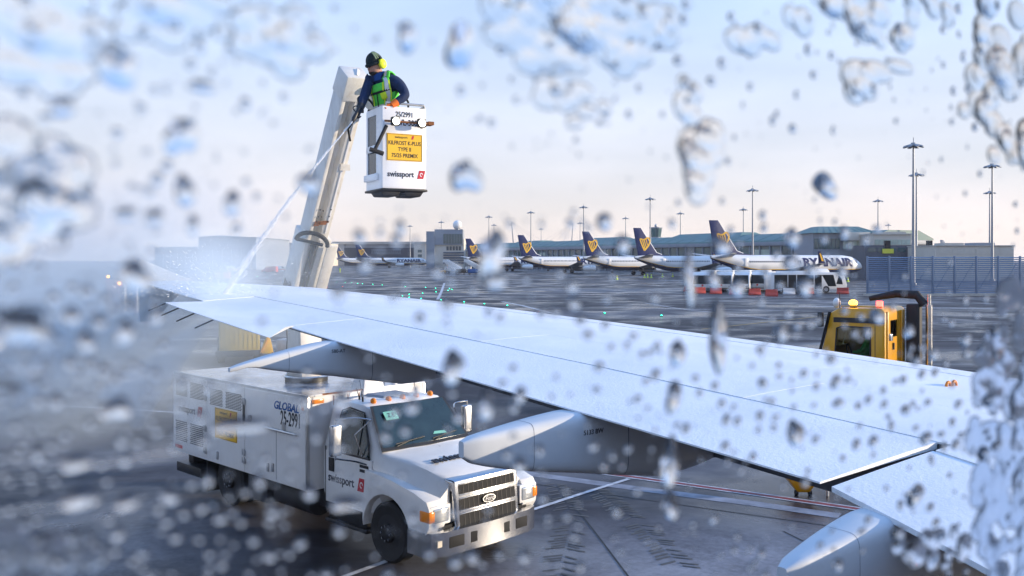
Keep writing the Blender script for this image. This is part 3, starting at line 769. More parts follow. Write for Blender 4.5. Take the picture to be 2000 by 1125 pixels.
for y0, y1 in ((-0.62, -0.05), (0.1, 0.66)):
    part('wiper', B().bar(wsp(y0, 0.06, 0.04), wsp(y1, 0.14, 0.035), 0.015, 0.012).bar(wsp(y0, 0.0, 0.04), wsp((y0+y1)/2, 0.10, 0.045), 0.012, 0.012), M_blackp, ws)
part('dashboard_papers', B().add([wsp(0.15, 0.16, 0.0275), wsp(0.45, 0.13, 0.0275), wsp(0.42, 0.20, 0.0275), wsp(0.2, 0.22, 0.0275)], [(0,1,2,3)]), M_teal, ws, smooth=0)
for s in (-1, 1):
    def sp_(x, z, off=0.0):
        k = (z - 1.45) / (2.16 - 1.45); return (x, s * (0.998 + (0.80 - 0.995) * max(0, k) + off), z)
    win = [sp_(0.34, 1.46), sp_(1.34, 1.46), sp_(1.26, 1.62), sp_(0.98, 2.08), sp_(0.60, 2.12), sp_(0.44, 2.06)]
    if s > 0: win = win[::-1]
    dpoly = [(0.20, 0.62), (1.30, 0.62), (1.42, 1.25), (1.42, 1.44), (0.20, 1.44)]
    door = part('door', B().prism(dpoly, 'y', s * 0.985, s * 1.012), M_cab, cabm, 30, bevel=0.008)
    gl('window', win, 0.006, 0.008, None, door)
    part('window_trim', B().tube([Vector(sp_(x, z, 0.012)) for x, z in ((0.32, 1.45), (0.42, 2.08), (0.60, 2.14), (1.0, 2.10), (1.28, 1.64), (1.37, 1.45), (0.32, 1.45))], 0.014, 6), M_blackp, door)
    part('handle', B().box(0.30, 0.44, s*1.012, s*1.03, 1.12, 1.34), M_blackp, door, bevel=0.01)
    part('vent_window_bar', B().bar(sp_(1.02, 2.05, 0.016), sp_(1.06, 1.47, 0.016), 0.022, 0.01, (1, 0, 0)), M_blackp, door)
    part('seam', B().box(0.175, 0.192, s*0.994, s*1.006, 0.60, 1.5), M_slot, cabm)
    # long-arm mirror
    my = s * 1.36
    mir = part('mirror', B().box(0.93, 1.02, my - 0.10, my + 0.10, 1.50, 1.98), M_chrome, cabm, bevel=0.03, seg=3)
    part('mirror_glass', B().box(0.922, 0.93, my - 0.085, my + 0.085, 1.52, 1.96), M_glassd, mir)
    part('mirror_face', B().box(1.02, 1.026, my - 0.06, my + 0.06, 1.56, 1.92), M_steel, mir, bevel=0.003)
    part('mirror_arm', B().tube(smooth([(1.2, s*0.86, 2.02), (1.02, s*1.05, 2.05), (0.98, my - s*.03, 2.045), (0.98, my, 2.0), (0.98, my, 1.5), (0.98, my - s*.03, 1.455), (1.1, s*1.1, 1.40), (1.3, s*1.0, 1.36)], 4), 0.013, 6).tube([(1.2, s*0.86, 2.02), (1.08, s*1.08, 1.8), (1.2, s*1.0, 1.42)], 0.011, 6), M_chrome, mir)
logo_print(cabm, (0.62, -1.0135, 1.02), SR, SU, 0.195)
for k, w_ in ((0, 0.22), (1, 0.13)): part('badge', B().box(1.12, 1.12 + w_, -1.018, -1.012, 1.30 - 0.07*k, 1.345 - 0.07*k), M_blackp, cabm)
# wordmark on the bonnet
hr = Vector((-0.04, 1, 0)); hu = Vector((-0.99, 0, 0.17))
lettering('wordmark', 'swissport', 0.27, M_navyink, cabm, (2.20, 0.02, 1.480), hr, hu, 0.018, depth=0.006)
for y in (-0.62, -0.30, 0.0, 0.30, 0.62):
    part('roof_marker_lamp', B().ball((0.90, y * 0.95, 2.25), 0.055, 0.05, 0.05, 10, 6), M_amber, cabm)
part('roof_hatch', B().hexa([(0.30, -0.34, 2.24), (0.78, -0.30, 2.24), (0.78, 0.30, 2.24), (0.30, 0.34, 2.24), (0.34, -0.30, 2.285), (0.74, -0.26, 2.28), (0.74, 0.26, 2.28), (0.34, 0.30, 2.285)]), M_greyclad, cabm, bevel=0.01)
for x, y, h in ((0.72, -0.66, 0.35), (0.55, -0.60, 0.2), (0.8, 0.38, 0.28)):
    part('aerial', B().cyl((x, y, 2.22), (x - 0.06, y - 0.02, 2.22 + h), 0.006, 6).cyl((x, y, 2.2), (x - 0.01, y, 2.30), 0.016, 8), M_blackp, cabm)
# chrome grille
gy0, gy1 = -0.63, 0.70
grl = part('grille', B().hexa([(2.74, gy0, 0.60), (2.90, gy0 + .02, 0.60), (2.90, gy1 - .02, 0.60), (2.74, gy1, 0.60), (2.66, gy0 - .03, 1.33), (2.84, gy0, 1.31), (2.84, gy1, 1.31), (2.66, gy1 + .03, 1.33)]), M_chrome, cabm, bevel=0.035, seg=3)
def gpt(y, z, off=0.0): return Vector((2.90 - 0.06 * (z - 0.60) / 0.71 + off, y, z))
for z0, z1 in ((1.10, 1.235), (0.875, 1.03), (0.655, 0.81)):
    q = [gpt(gy0 + 0.09, z0), gpt(gy1 - 0.09, z0), gpt(gy1 - 0.09, z1), gpt(gy0 + 0.09, z1)]
    gl('grille_slot', q, 0.0, 0.003, M_slot, grl)
    for k in range(1, 12):
        y = gy0 + 0.09 + (gy1 - gy0 - 0.18) * k / 12
        part('grille_bar', B().bar(gpt(y, z0, 0.004), gpt(y, z1, 0.004), 0.012, 0.006, (1, 0, 0)), M_dark, grl, smooth=0)
    for z in (z0 - 0.012, z1 + 0.012):
        part('grille_lip', B().bar(gpt(gy0 + 0.10, z, 0.008), gpt(gy1 - 0.10, z, 0.006), 0.012, 0.014, (0, 0, 1)), M_chrome, grl, bevel=0.006)
part('grille_slot', B().box(2.70, 2.82, gy0 - 0.012, gy0 + 0.01, 0.85, 1.16), M_slot, grl, bevel=0.02)
oc = gpt(0.04, 0.955, 0.012)
ov = [(math.cos(a) * 0.13, math.sin(a) * 0.058) for a in [k * math.pi / 14 for k in range(28)]]
emb = decal('emblem', ov, M_chrome, grl, oc, (0, 1, 0), (-0.08, 0, 1), 0.02)
decal('emblem_field', [(x * 0.86, y * 0.8) for x, y in ov], M_ink, emb, oc + Vector((0.021, 0, 0)), (0, 1, 0), (-0.08, 0, 1), 0.003)
lettering('emblem_script', 'Ford', 0.082, M_whiteink, emb, oc + Vector((0.0245, 0, 0)), (0, 1, 0), (-0.08, 0, 1), 0.004, shear=0.3, xs=1.15, depth=0.002)
for s in (-1, 1):
    yc = s * 0.90 + 0.02
    hl = part('headlamp', B().box(2.60, 2.875, yc - 0.16, yc + 0.16, 0.76, 0.98), M_headl, cabm, bevel=0.035, seg=3)
    part('headlamp_bezel', B().box(2.70, 2.862, yc - 0.19, yc + 0.19, 0.73, 1.01), M_cab, hl, bevel=0.02)
    part('indicator', B().box(2.66, 2.882, s * 1.0, s * 1.112, 0.79, 0.95), M_amber, hl, bevel=0.02)
bmp = part('bumper', B().loft([[(2.30 if abs(t) == 1 else 2.98 - 0.10 * t * t, t * 1.12 if abs(t) < 1 else t * 1.13, z) for z in ()] or
     [(x, y, 0.30), (x, y, 0.64), (x - 0.09 if abs(y) < 1.05 else x - 0.02, y * 0.94, 0.66), (x - 0.09 if abs(y) < 1.05 else x - 0.02, y * 0.94, 0.28)]
     for t, x, y in ((-1, 2.42, -1.13), (-0.96, 2.74, -1.12), (-0.9, 2.86, -1.06), (-0.7, 2.95, -0.85), (0, 2.99, 0.0), (0.7, 2.95, 0.85), (0.9, 2.86, 1.06), (0.96, 2.74, 1.12), (1, 2.42, 1.13))]), M_chrome, truck, 30)
def bpx(y): return 2.952 if abs(y) > 0.8 else 2.95 + 0.04 * (1 - abs(y) / 0.85)
for y0, y1 in ((-0.40, 0.40), (-0.80, -0.52), (0.54, 0.80)):
    part('bumper_slot', B().hexa([(bpx(y0) - 0.03, y0, 0.40), (bpx(y0) + 0.006, y0, 0.40), (bpx(y1) + 0.006, y1, 0.40), (bpx(y1) - 0.03, y1, 0.40), (bpx(y0) - 0.03, y0, 0.56), (bpx(y0) + 0.006, y0, 0.56), (bpx(y1) + 0.006, y1, 0.56), (bpx(y1) - 0.03, y1, 0.56)]), M_slot, bmp, bevel=0.008)
part('number_plate', B().box(2.90, 2.925, -0.99, -0.86, 0.44, 0.53), M_cream, bmp)
part('under_grille', B().box(2.6, 2.84, -0.9, 0.9, 0.62, 0.70), M_slot, cabm)

# boom, in the truck's own frame
P0 = tl(at(588, 552, 16.7)); P1 = tl(at(690, 152, 14.6)); foot = Vector((-1.72, -0.13, tz + 0.05))
bx = (P1 - P0).normalized()
turret = part('boom_turret', B().hexa([foot + Vector(v) for v in ((-.26,-.26,0),(.26,-.26,0),(.26,.26,0),(-.26,.26,0))] + [P0 + Vector(v) for v in ((-.16,-.16,0.1),(.16,-.16,0.1),(.16,.16,0.1),(-.16,.16,0.1))]), M_boom, truck, bevel=0.015)
# basis across the boom: v faces the camera side, w to the side
camd = (tl((0, 0, EYE)) - P0); camd = (camd - bx * camd.dot(bx)).normalized()
side = bx.cross(camd).normalized()
if (TMI.inverted().to_3x3() @ side).x < 0: side = -side          # points to the picture's right
def bp_(t, a, c): return P0 + bx * t + side * a + camd * c
LB = (P1 - P0).length
def beam(t0, t1, poly): return B().loft([[bp_(t0, a, c) for a, c in poly], [bp_(t1, a, c) for a, c in poly]])
rot = lambda a, c, th=R(-28): (a * math.cos(th) - c * math.sin(th), a * math.sin(th) + c * math.cos(th))
sq = lambda h, k=1.0: [rot(-h, -h*k), rot(h, -h*k), rot(h, h*k), rot(-h, h*k)]
chan = lambda h, l0, l1, dp: [rot(*q) for q in ((-h, -h), (h, -h), (h, h), (l1, h), (l1, h - dp), (l0, h - dp), (l0, h), (-h, h))]
bo = part('boom', beam(LB * 0.02, LB * 1.0, chan(0.19, -0.125, 0.03, 0.15)), M_boom, truck, bevel=0.008)
part('outer_boom', beam(-0.25, LB * 0.27, chan(0.245, -0.15, 0.02, 0.12)), M_boom, bo, bevel=0.012)
# channel lips and cover plates
for t0, t1, a0, a1, c, m in ((LB*.30, LB*.96, 0.10, 0.13, 0.192, M_white),):
    q = [rot(a0, c), rot(a1, c), rot(a1, c + 0.012), rot(a0, c + 0.012)]
    part('cover_strip', B().loft([[bp_(t0, *p) for p in q], [bp_(t1, *p) for p in q]]), m, bo)
q = [rot(0.0, 0.27), rot(0.21, 0.27), rot(0.21, 0.30), rot(0.0, 0.30)]
part('cylinder_cover', B().loft([[bp_(-0.02, *(p[0] + 0.14, p[1])) for p in q], [bp_(LB * 0.26, *(p[0] + 0.14, p[1])) for p in q]]), M_boom, bo, bevel=0.01)
part('hydraulic_ram', B().cyl(bp_(-0.5, 0.02, 0.20), bp_(LB*0.26, 0.06, 0.28), 0.05, 10), M_dark, bo)
part('boom_knuckle', B().cyl(bp_(-0.12, -0.30, 0), bp_(-0.12, 0.30, 0), 0.13, 18), M_dark, bo)
part('knuckle_plate', B().bar(bp_(0.05, -0.2, 0.10), foot + Vector((0.1, -0.2, 1.3)), 0.05, 0.28, camd), M_dark, bo)
part('knuckle_plate', B().bar(bp_(0.05, 0.16, 0.10), foot + Vector((0.2, 0.1, 1.3)), 0.05, 0.28, camd), M_dark, bo)
hp = [bp_(LB*0.265 + 0.20 * math.sin(a), -0.27 * math.cos(a) + 0.01, 0.30) for a in [k * math.pi / 12 for k in range(13)]]
part('hose_loop', B().tube(hp, 0.038, 10).tube([bp_(LB*0.262, -0.26, 0.28), bp_(LB*0.272, -0.05, 0.33), bp_(LB*0.268, 0.2, 0.31)], 0.03, 8), M_black, bo)
for t, a, sz in ((0.345, -0.03, 0.11), (0.355, 0.06, 0.06), (0.34, -0.10, 0.05)):
    q = [rot(a - sz, 0.2055), rot(a + sz, 0.2055), rot(a + sz * .6, 0.2075), rot(a - sz, 0.2075)]
    part('rust_patch', B().loft([[bp_(LB * t, *p) for p in q], [bp_(LB * t + sz * .7, *p) for p in q]]), M_rust, bo)
for t in (0.36, 0.39, 0.42, 0.255, 0.24, 0.005):
    for a in (-0.10, -0.04, 0.10):
        c = bp_(LB * t + random.uniform(-.02, .02), *rot(a, 0.206)); part('bolt', B().cyl(c, c + (camd * 0.012), 0.012, 6), M_dark, bo)
part('bracket', B().hexa([bp_(LB*.62, *rot(x, y)) for x, y in ((0.05, 0.2), (0.23, 0.2), (0.23, 0.26), (0.05, 0.26))] + [bp_(LB*.645, *rot(x, y)) for x, y in ((0.05, 0.2), (0.21, 0.2), (0.21, 0.24), (0.05, 0.24))]), M_boom, bo)

# basket
BD = 14.0
phi = R(28)
bc = at(773, 296, BD); bcl = tl(bc)
Bz1, Bz0 = EYE + (HY - 216) * BD / FPX, EYE + (HY - 372) * BD / FPX
bang = phi - TANG                                   # front face turned to the right of the camera
basket = empty('basket', (bcl.x, bcl.y, Bz0), bang); basket.parent = truck
bw, bd_, bh = 0.345, 0.36, Bz1 - Bz0              # half width, half depth, height
# local basket frame: -y is the front face, -x the side with the doorway
part('basket_back', B().box(-bw, bw, bd_ - 0.03, bd_, 0, bh), M_white, basket, bevel=0.01)
part('basket_side', B().box(bw - 0.03, bw, -bd_ + 0.03, bd_ - 0.03, 0.0, bh), M_white, basket, bevel=0.006)
fr = part('basket_front', B().prism([(-bw, 0), (bw - 0.05, 0), (bw, 0.02), (bw, bh), (-bw, bh)], 'y', -bd_, -bd_ + 0.03), M_white, basket, bevel=0.008)
part('basket_side', B().box(-bw, -bw + 0.03, -bd_ + 0.03, -bd_ + 0.27, 0, bh).box(-bw, -bw + 0.03, bd_ - 0.07, bd_ - 0.03, 0, bh).box(-bw, -bw + 0.03, -bd_ + 0.27, bd_ - 0.07, bh - 0.10, bh).box(-bw, -bw + 0.03, -bd_ + 0.27, bd_ - 0.07, 0, 0.17), M_white, basket)
part('doorway_window', B().box(-bw + 0.012, -bw + 0.02, -bd_ + 0.27, bd_ - 0.07, 0.17, bh - 0.10), M_cloud_glass, basket)
part('doorway_bar', B().box(-bw - 0.03, -bw + 0.0, -bd_ + 0.22, bd_ - 0.08, 0.56, 0.66), M_white, basket, bevel=0.01)
part('doorway_bar', B().box(-bw - 0.05, -bw - 0.0, -bd_ + 0.16, bd_ - 0.02, 0.13, 0.23), M_white, basket, bevel=0.01)
part('basket_floor', B().box(-bw - 0.02, bw + 0.02, -bd_ - 0.02, bd_ + 0.02, -0.035, 0.0), M_blackp, basket, bevel=0.01)
for x in (-0.20, 0.16):
    part('floor_foot', B().hexa([(x - 0.12, -0.3, -0.11), (x + 0.12, -0.3, -0.11), (x + 0.12, 0.1, -0.11), (x - 0.12, 0.1, -0.11), (x - 0.16, -0.34, -0.035), (x + 0.16, -0.34, -0.035), (x + 0.16, 0.14, -0.035), (x - 0.16, 0.14, -0.035)]), M_dark, basket, bevel=0.015)
part('hand_rail', B().tube([(-bw + 0.06, -bd_ + 0.02, bh - 0.02), (-bw + 0.06, -bd_ + 0.02, bh + 0.05), (bw - 0.03, -bd_ + 0.02, bh + 0.05), (bw - 0.01, -bd_ + 0.05, bh + 0.03), (bw - 0.01, -bd_ + 0.05, bh - 0.06)], 0.018, 8), M_steel, basket)
part('back_rail', B().tube([(bw - 0.02, bd_ - 0.05, bh), (bw - 0.02, bd_ - 0.05, bh + 0.20), (bw - 0.12, bd_ - 0.04, bh + 0.36), (bw - 0.32, bd_ - 0.04, bh + 0.38)], 0.018, 8), M_black, basket)
part('rim_pad', B().tube([(bw - 0.02, -bd_ + 0.1, bh + 0.01), (bw - 0.02, bd_ - 0.02, bh + 0.01), (-bw + 0.02, bd_ - 0.02, bh + 0.01)], 0.028, 8), M_black, basket)
lx, ly = (1, 0, 0), (0, 0, 1)
lettering('front_lettering', '25/2991', 0.105, M_ink, fr, (0.0, -bd_ - 0.002, bh - 0.115), lx, ly, 0.008, xs=0.82)
lettering('front_lettering', 'SWL-300kg', 0.125, M_ink, fr, (0.06, -bd_ - 0.002, bh - 0.235), lx, ly, 0.012, xs=0.80)
psg = part('fluid_sign', B().box(-0.28, 0.28, -bd_ - 0.008, -bd_ + 0.0, bh - 0.80, bh - 0.40), M_yellowsign, fr)
sign_text(psg, (0.0, -bd_ - 0.0085, bh - 0.60), lx, ly, 0.56, 0.40)
logo_print(fr, (-0.06, -bd_ - 0.002, bh - 1.0), lx, ly, 0.118)
part('lamp_bar', B().cyl((-0.34, -bd_ - 0.08, bh - 0.235), (bw + 0.06, -bd_ - 0.08, bh - 0.235), 0.016, 8).box(bw + 0.0, bw + 0.09, -bd_ - 0.1, -bd_ + 0.05, bh - 0.25, bh - 0.2), M_rust, basket)
for x in (-0.19, 0.22):
    fl_ = part('floodlight', B().box(x - 0.066, x + 0.066, -bd_ - 0.16, -bd_ - 0.08, bh - 0.305, bh - 0.175), M_blackp, basket, bevel=0.02)
    part('lamp_lens', B().ball((x, -bd_ - 0.155, bh - 0.24), 0.056, 0.022, 0.056, 16, 10), M_lamp, fl_)
part('nozzle_holder', B().cyl((-0.30, -bd_ - 0.05, bh - 0.30), (-0.50, -bd_ - 0.06, bh - 0.70), 0.028, 10).cyl((-0.56, -bd_ - 0.06, bh - 0.66), (-0.36, -bd_ - 0.08, bh - 0.72), 0.034, 10), M_black, basket)
part('side_valve', B().ball((bw + 0.05, -bd_ + 0.2, bh - 0.2), 0.05, 0.05, 0.06, 10, 6).cyl((bw, -bd_ + 0.25, bh - 0.1), (bw + 0.02, -bd_ + 0.25, bh - 0.65), 0.014, 6), M_blackp, basket)
# jib from the boom head to the basket
BMI = (Matrix.Translation(basket.location) @ Matrix.Rotation(bang, 4, 'Z'))
jb = BMI @ Vector((0.0, bd_ + 0.04, bh * 0.62))
elbow = P1 + (tl(at(714, 196, 14.9)) - tl(at(690, 152, 14.6)))
part('boom_head', B().loft([[P1 - bx * 0.32 + side * a + camd * c for a, c in sq(0.21)], [P1 + bx * 0.10 + side * a + camd * c for a, c in sq(0.20)]]), M_boom, bo, bevel=0.02)
part('jib', B().bar(P1 + bx * 0.02 - side * 0.05, elbow + side * 0.25 - bx * 0.05, 0.28, 0.24, camd).bar(elbow + side * 0.22, jb, 0.22, 0.22, (0, 0, 1)), M_boom, bo, bevel=0.02)
part('jib_hose', B().tube([P1 - bx*0.5 + side*0.2 + camd*0.25, P1 - bx*0.75 + side*0.12 + camd*0.3, P1 - bx*0.95 + side*0.2 + camd*0.28], 0.018, 6), M_black, bo)
part('pivot_cap', B().ball(P1 + side * 0.33 + camd * 0.12 - bx*0.04, 0.06), M_black, bo)

# ------------------------------------------------------------------ the person in the basket
def skin_mesh(name, verts, edges, radii, root=0, sub=2):
    me = bpy.data.meshes.new(name); me.from_pydata([tuple(v) for v in verts], edges, [])
    o = bpy.data.objects.new(name, me); col.objects.link(o)
    sk = o.modifiers.new('skin', 'SKIN'); sk.use_smooth_shade = True
    for i, v in enumerate(me.skin_vertices[0].data):
        r_ = radii[i]; v.radius = r_ if isinstance(r_, tuple) else (r_, r_); v.use_root = (i == root)
    sb = o.modifiers.new('sub', 'SUBSURF'); sb.levels = sub; sb.render_levels = sub
    dg = bpy.context.evaluated_depsgraph_get(); dg.update()
    out = bpy.data.meshes.new_from_object(o.evaluated_get(dg))
    bpy.data.objects.remove(o); bpy.data.meshes.remove(me)
    return out
def body_object(name, me, parent, mats, pick):
    for m in mats: me.materials.append(m)
    for p in me.polygons:
        p.use_smooth = True; p.material_index = pick(p.center)
    o = bpy.data.objects.new(name, me); col.objects.link(o); o.parent = parent
    return o
FZ = Bz0 + 0.20
part('inner_floor', B().box(-bw + 0.03, bw - 0.03, -bd_ + 0.03, bd_ - 0.03, 0.0, 0.20), M_dark, basket)
pb = Vector((bc.x + 0.02, bc.y + 0.02, FZ))
per = empty('person', pb, 0, 'worker in green hi-vis vest, dark beanie and yellow ear defenders leaning over the basket rim', 'person')
def L(u, v, D): return at(u, v, D) - pb
hipc = L(757, 226, 14.02); waist = L(754, 205, 13.98); chest = L(751, 178, 13.95); upch = L(748, 160, 13.93); neck = L(741, 149, 13.90); hd0 = L(734, 138, 13.86); hd1 = L(731, 122, 13.85)
shR = L(777, 160, 13.86); elR = L(794, 187, 13.74); wrR = L(766, 205, 13.62); haR = L(757, 208, 13.60)
shL = L(722, 158, 13.93); elL = L(711, 190, 13.78); wrL = L(703, 213, 13.60); haL = L(699, 222, 13.56)
hL, hR = hipc + Vector((-0.11, 0.02, -0.03)), hipc + Vector((0.11, -0.01, -0.03))
kL, kR = Vector((-0.12, -0.06, 0.50)), Vector((0.12, -0.08, 0.50))
aL, aR = Vector((-0.13, 0.02, 0.09)), Vector((0.13, 0.0, 0.09))
tL, tR = aL + Vector((-0.05, -0.15, -0.04)), aR + Vector((-0.03, -0.16, -0.04))
V = [hipc, waist, chest, upch, neck, hd0, hd1, shR, elR, wrR, shL, elL, wrL, hL, kL, aL, tL, hR, kR, aR, tR]
E_ = [(0,1),(1,2),(2,3),(3,4),(4,5),(5,6),(3,7),(7,8),(8,9),(3,10),(10,11),(11,12),(0,13),(13,14),(14,15),(15,16),(0,17),(17,18),(18,19),(19,20)]
RAD = [(.17,.14),(.17,.14),(.20,.155),(.16,.13),.075,.095,.105,.10,.078,.055,.10,.078,.055,.11,.075,.055,.045,.11,.075,.055,.045]
bmesh_ = skin_mesh('body', V, E_, RAD)
hc = (hd0 + hd1) / 2
body_object('body', bmesh_, per, [M_jacket, M_skin], lambda c: 1 if (c.z > neck.z + 0.035) else 0)
# face: the head is turned down and to the left of the picture
fd = Vector((-0.66, -0.64, -0.40)).normalized(); fu = (Vector((0, 0, 1)) - fd * fd.z).normalized(); fs = fd.cross(fu).normalized()
hcen = hd1 + Vector((0, 0, -0.015))
def hp_(a, s, u): return hcen + fd * a + fs * s + fu * u
part('face', B().ball(hp_(0.02, 0, -0.055), 0.105, 0.105, 0.125, 16, 10), M_skin, per)
part('nose', B().loft([[hp_(0.105, -.012, -.01), hp_(0.105, .012, -.01), hp_(0.11, 0, .0)], [hp_(0.14, -.018, -.055), hp_(0.14, .018, -.055), hp_(0.155, 0, -.045)], [hp_(0.108, -.015, -.065), hp_(0.108, .015, -.065), hp_(0.11, 0, -.06)]]), M_skin, per)
part('beard', B().ball(hp_(0.055, 0, -0.125), 0.085, 0.08, 0.055, 12, 7), mat('dark_beard', (0.03, 0.022, 0.018), 0.9, bump=0.5), per)
part('mouth', B().bar(hp_(0.128, -.025, -.094), hp_(0.128, .025, -.094), 0.012, 0.012), mat('lips', (0.25, 0.09, 0.07), 0.5), per)
for s in (-1, 1):
    part('eye', B().ball(hp_(0.105, s * 0.038, -0.012), 0.014, nu=8, nv=5), M_ink, per)
part('glasses', B().tube([hp_(0.02, .105, 0), hp_(0.10, .09, -.005), hp_(0.125, .065, -.01), hp_(0.128, .02, -.03), hp_(0.13, 0, -.008), hp_(0.128, -.02, -.03), hp_(0.125, -.065, -.01), hp_(0.10, -.09, -.005), hp_(0.02, -.105, 0)], 0.008, 6), M_ink, per)
# beanie
rings = []
for k in range(9):
    a = R(-8) + k * R(96) / 8; ca = max(0.03, math.cos(a)); z = 0.155 * math.sin(a)
    rings.append([hcen + fu * (z + 0.012) + (fd * math.cos(t) * 0.134 + fs * math.sin(t) * 0.128) * ca - fd * 0.012 for t in [q * 2 * math.pi / 22 for q in range(22)]])
bn = part('beanie', B().loft(rings), M_beanie, per, 60)
rm = [hcen + fu * 0.0 + (fd * math.cos(t) * 0.136 + fs * math.sin(t) * 0.130) - fd * 0.012 for t in [q * 2 * math.pi / 22 for q in range(23)]]
part('beanie_cuff', B().tube(rm, 0.022, 8, cap=False), M_beanie, bn)
for k in range(3):
    pts = [hcen + fu * (0.012 + 0.160 * math.sin(a)) + (fd * 0.04 * (k - 1) + fs * -0.137 * 1.0) * math.cos(a) for a in [R(18) + q * R(60) / 5 for q in range(6)]]
    part('beanie_stripe', B().tube(pts, 0.010, 5), mat('pale_green_yarn', (0.28, 0.36, 0.22), 0.9), bn)
for s in (-1, 1):
    c = hp_(-0.035, s * 0.135, -0.035)
    part('ear_defender', B().loft([[c + (fd * math.cos(t) * r1 + fu * math.sin(t) * r1 * 1.25) + fs * s * o_ for t in [q * 2 * math.pi / 16 for q in range(16)]] for r1, o_ in ((.05, -.03), (.062, -.01), (.058, .03), (.035, .045), (0.004, .048))]), M_muff, per, 50)
band = [hp_(-0.035, 0.15 * math.cos(a), -0.035 + 0.20 * math.sin(a)) for a in [k * math.pi / 12 for k in range(13)]]
part('ear_defender_band', B().tube(band, 0.012, 6), M_blackp, per)
# jacket collar and vest
cb = B(); tax = (neck - chest).normalized()
tf = Vector((-0.50, -0.84, 0)); tf = (tf - tax * tf.dot(tax)).normalized(); ts = tax.cross(tf).normalized()
if ts.x < 0: ts = -ts
def tor(c, a, w, d): return c + ts * (w * math.sin(a)) + tf * (d * math.cos(a))
part('collar', B().loft([[tor(neck + tax * h, q * 2 * math.pi / 18, r1, r1) for q in range(18)] for h, r1 in ((-0.05, .115), (0.0, .105), (0.05, .10), (0.055, .085))]), mat('blue_collar', (0.012, 0.055, 0.22), 0.85, bump=0.4, bscale=25), per, 60)
lv = [(hipc + Vector((0, 0, 0.05)), .205, .175), (waist, .205, .18), (chest - tax * 0.05, .225, .19), (chest + tax * 0.04, .235, .19), (upch, .215, .165), (upch + tax * 0.055, .185, .135)]
NV = 48
vb = B(); rows = []
for i, (c, w, d) in enumerate(lv):
    rows.append([tor(c, 2 * math.pi * q / NV, w * (1 + 0.02 * math.sin(5 * q + i)), d * (1 + 0.03 * math.sin(3 * q + 2 * i))) for q in range(NV)])
vs = [p for r_ in rows for p in r_]; fs_ = []
for i in range(len(lv) - 1):
    for q in range(NV):
        ang = (q + 0.5) * 360 / NV; ang = ang if ang <= 180 else ang - 360
        if i >= 2 and 62 < abs(ang) < 116: continue                       # arm holes
        if i == 4 and abs(ang) < 30: continue   # open neck
        j = (q + 1) % NV; fs_.append((i*NV+q, i*NV+j, (i+1)*NV+j, (i+1)*NV+q))
vest = part('vest', vb.add(vs, fs_), M_vest, per, 60)
so = vest.modifiers.new('thickness', 'SOLIDIFY'); so.thickness = 0.012
def vstrip(name, a0, a1, i0, i1, m, off=0.014):
    b = B(); rr = []
    for i in range(i0, i1 + 1):
        c, w, d = lv[i]; rr.append([tor(c, R(a), w + off, d + off) for a in (a0, (a0+a1)/2, a1)])
    part(name, b.loft(rr, cap=False, closed=False), m, vest, 60)
for a in (-42, 42): vstrip('reflective_strap', a - 8, a + 8, 1, 5, M_refl)
for a in (-54, 54, 28, -26): vstrip('vest_trim', a - 3, a + 3, 1, 4, M_vesty)
for (c, w, d) in (lv[1],):
    pts = [tor(c + tax * 0.01, R(a), w + 0.012, d + 0.012) for a in range(-180, 181, 12)]
    b = B(); b.loft([[p - tax * 0.022 for p in pts], [p + tax * 0.022 for p in pts]], cap=False, closed=False); part('reflective_band', b, M_refl, vest)
for s in (-1, 1):                                   # over the shoulders
    q = [tor(upch + tax * 0.045, R(s * 46), .195, .145), tor(upch + tax * 0.10, R(s * 62), .155, .10), tor(upch + tax * 0.12, R(s * 92), .13, .10), tor(upch + tax * 0.09, R(s * 125), .155, .11), tor(upch + tax * 0.04, R(s * 140), .195, .145)]
    q = smooth(q, 3); b = B(); b.loft([[p - ts * 0.062 + tf * 0.012, p + tax * 0.012, p + ts * 0.062 - tf * 0.0] for p in q], cap=False, closed=False)
    vs_ = part('vest_shoulder', b, M_vest, vest, 60); m_ = vs_.modifiers.new('thickness', 'SOLIDIFY'); m_.thickness = 0.02
    part('reflective_strap', B().loft([[p - ts * 0.022 + tax * 0.022, p + ts * 0.022 + tax * 0.022] for p in q], cap=False, closed=False), M_refl, vest)
pts = [tor(chest + tax * 0.01, R(a), 0.245, 0.205) for a in range(-60, 61, 10)]
part('chest_strap', B().loft([[p - tax * 0.016 for p in pts], [p + tax * 0.016 for p in pts]], cap=False, closed=False), M_blackp, vest)
q0 = tor(chest - tax * 0.06, R(25), .24, .215)
part('vest_pocket', B().bar(q0 - tax * 0.05, q0 + tax * 0.05, 0.10, 0.02, tf), M_vesty, vest, bevel=0.006)
part('zip', B().bar(tor(hipc, 0, .2, .20), tor(chest, 0, .2, .21), 0.012, 0.01, tf), M_ink, vest)
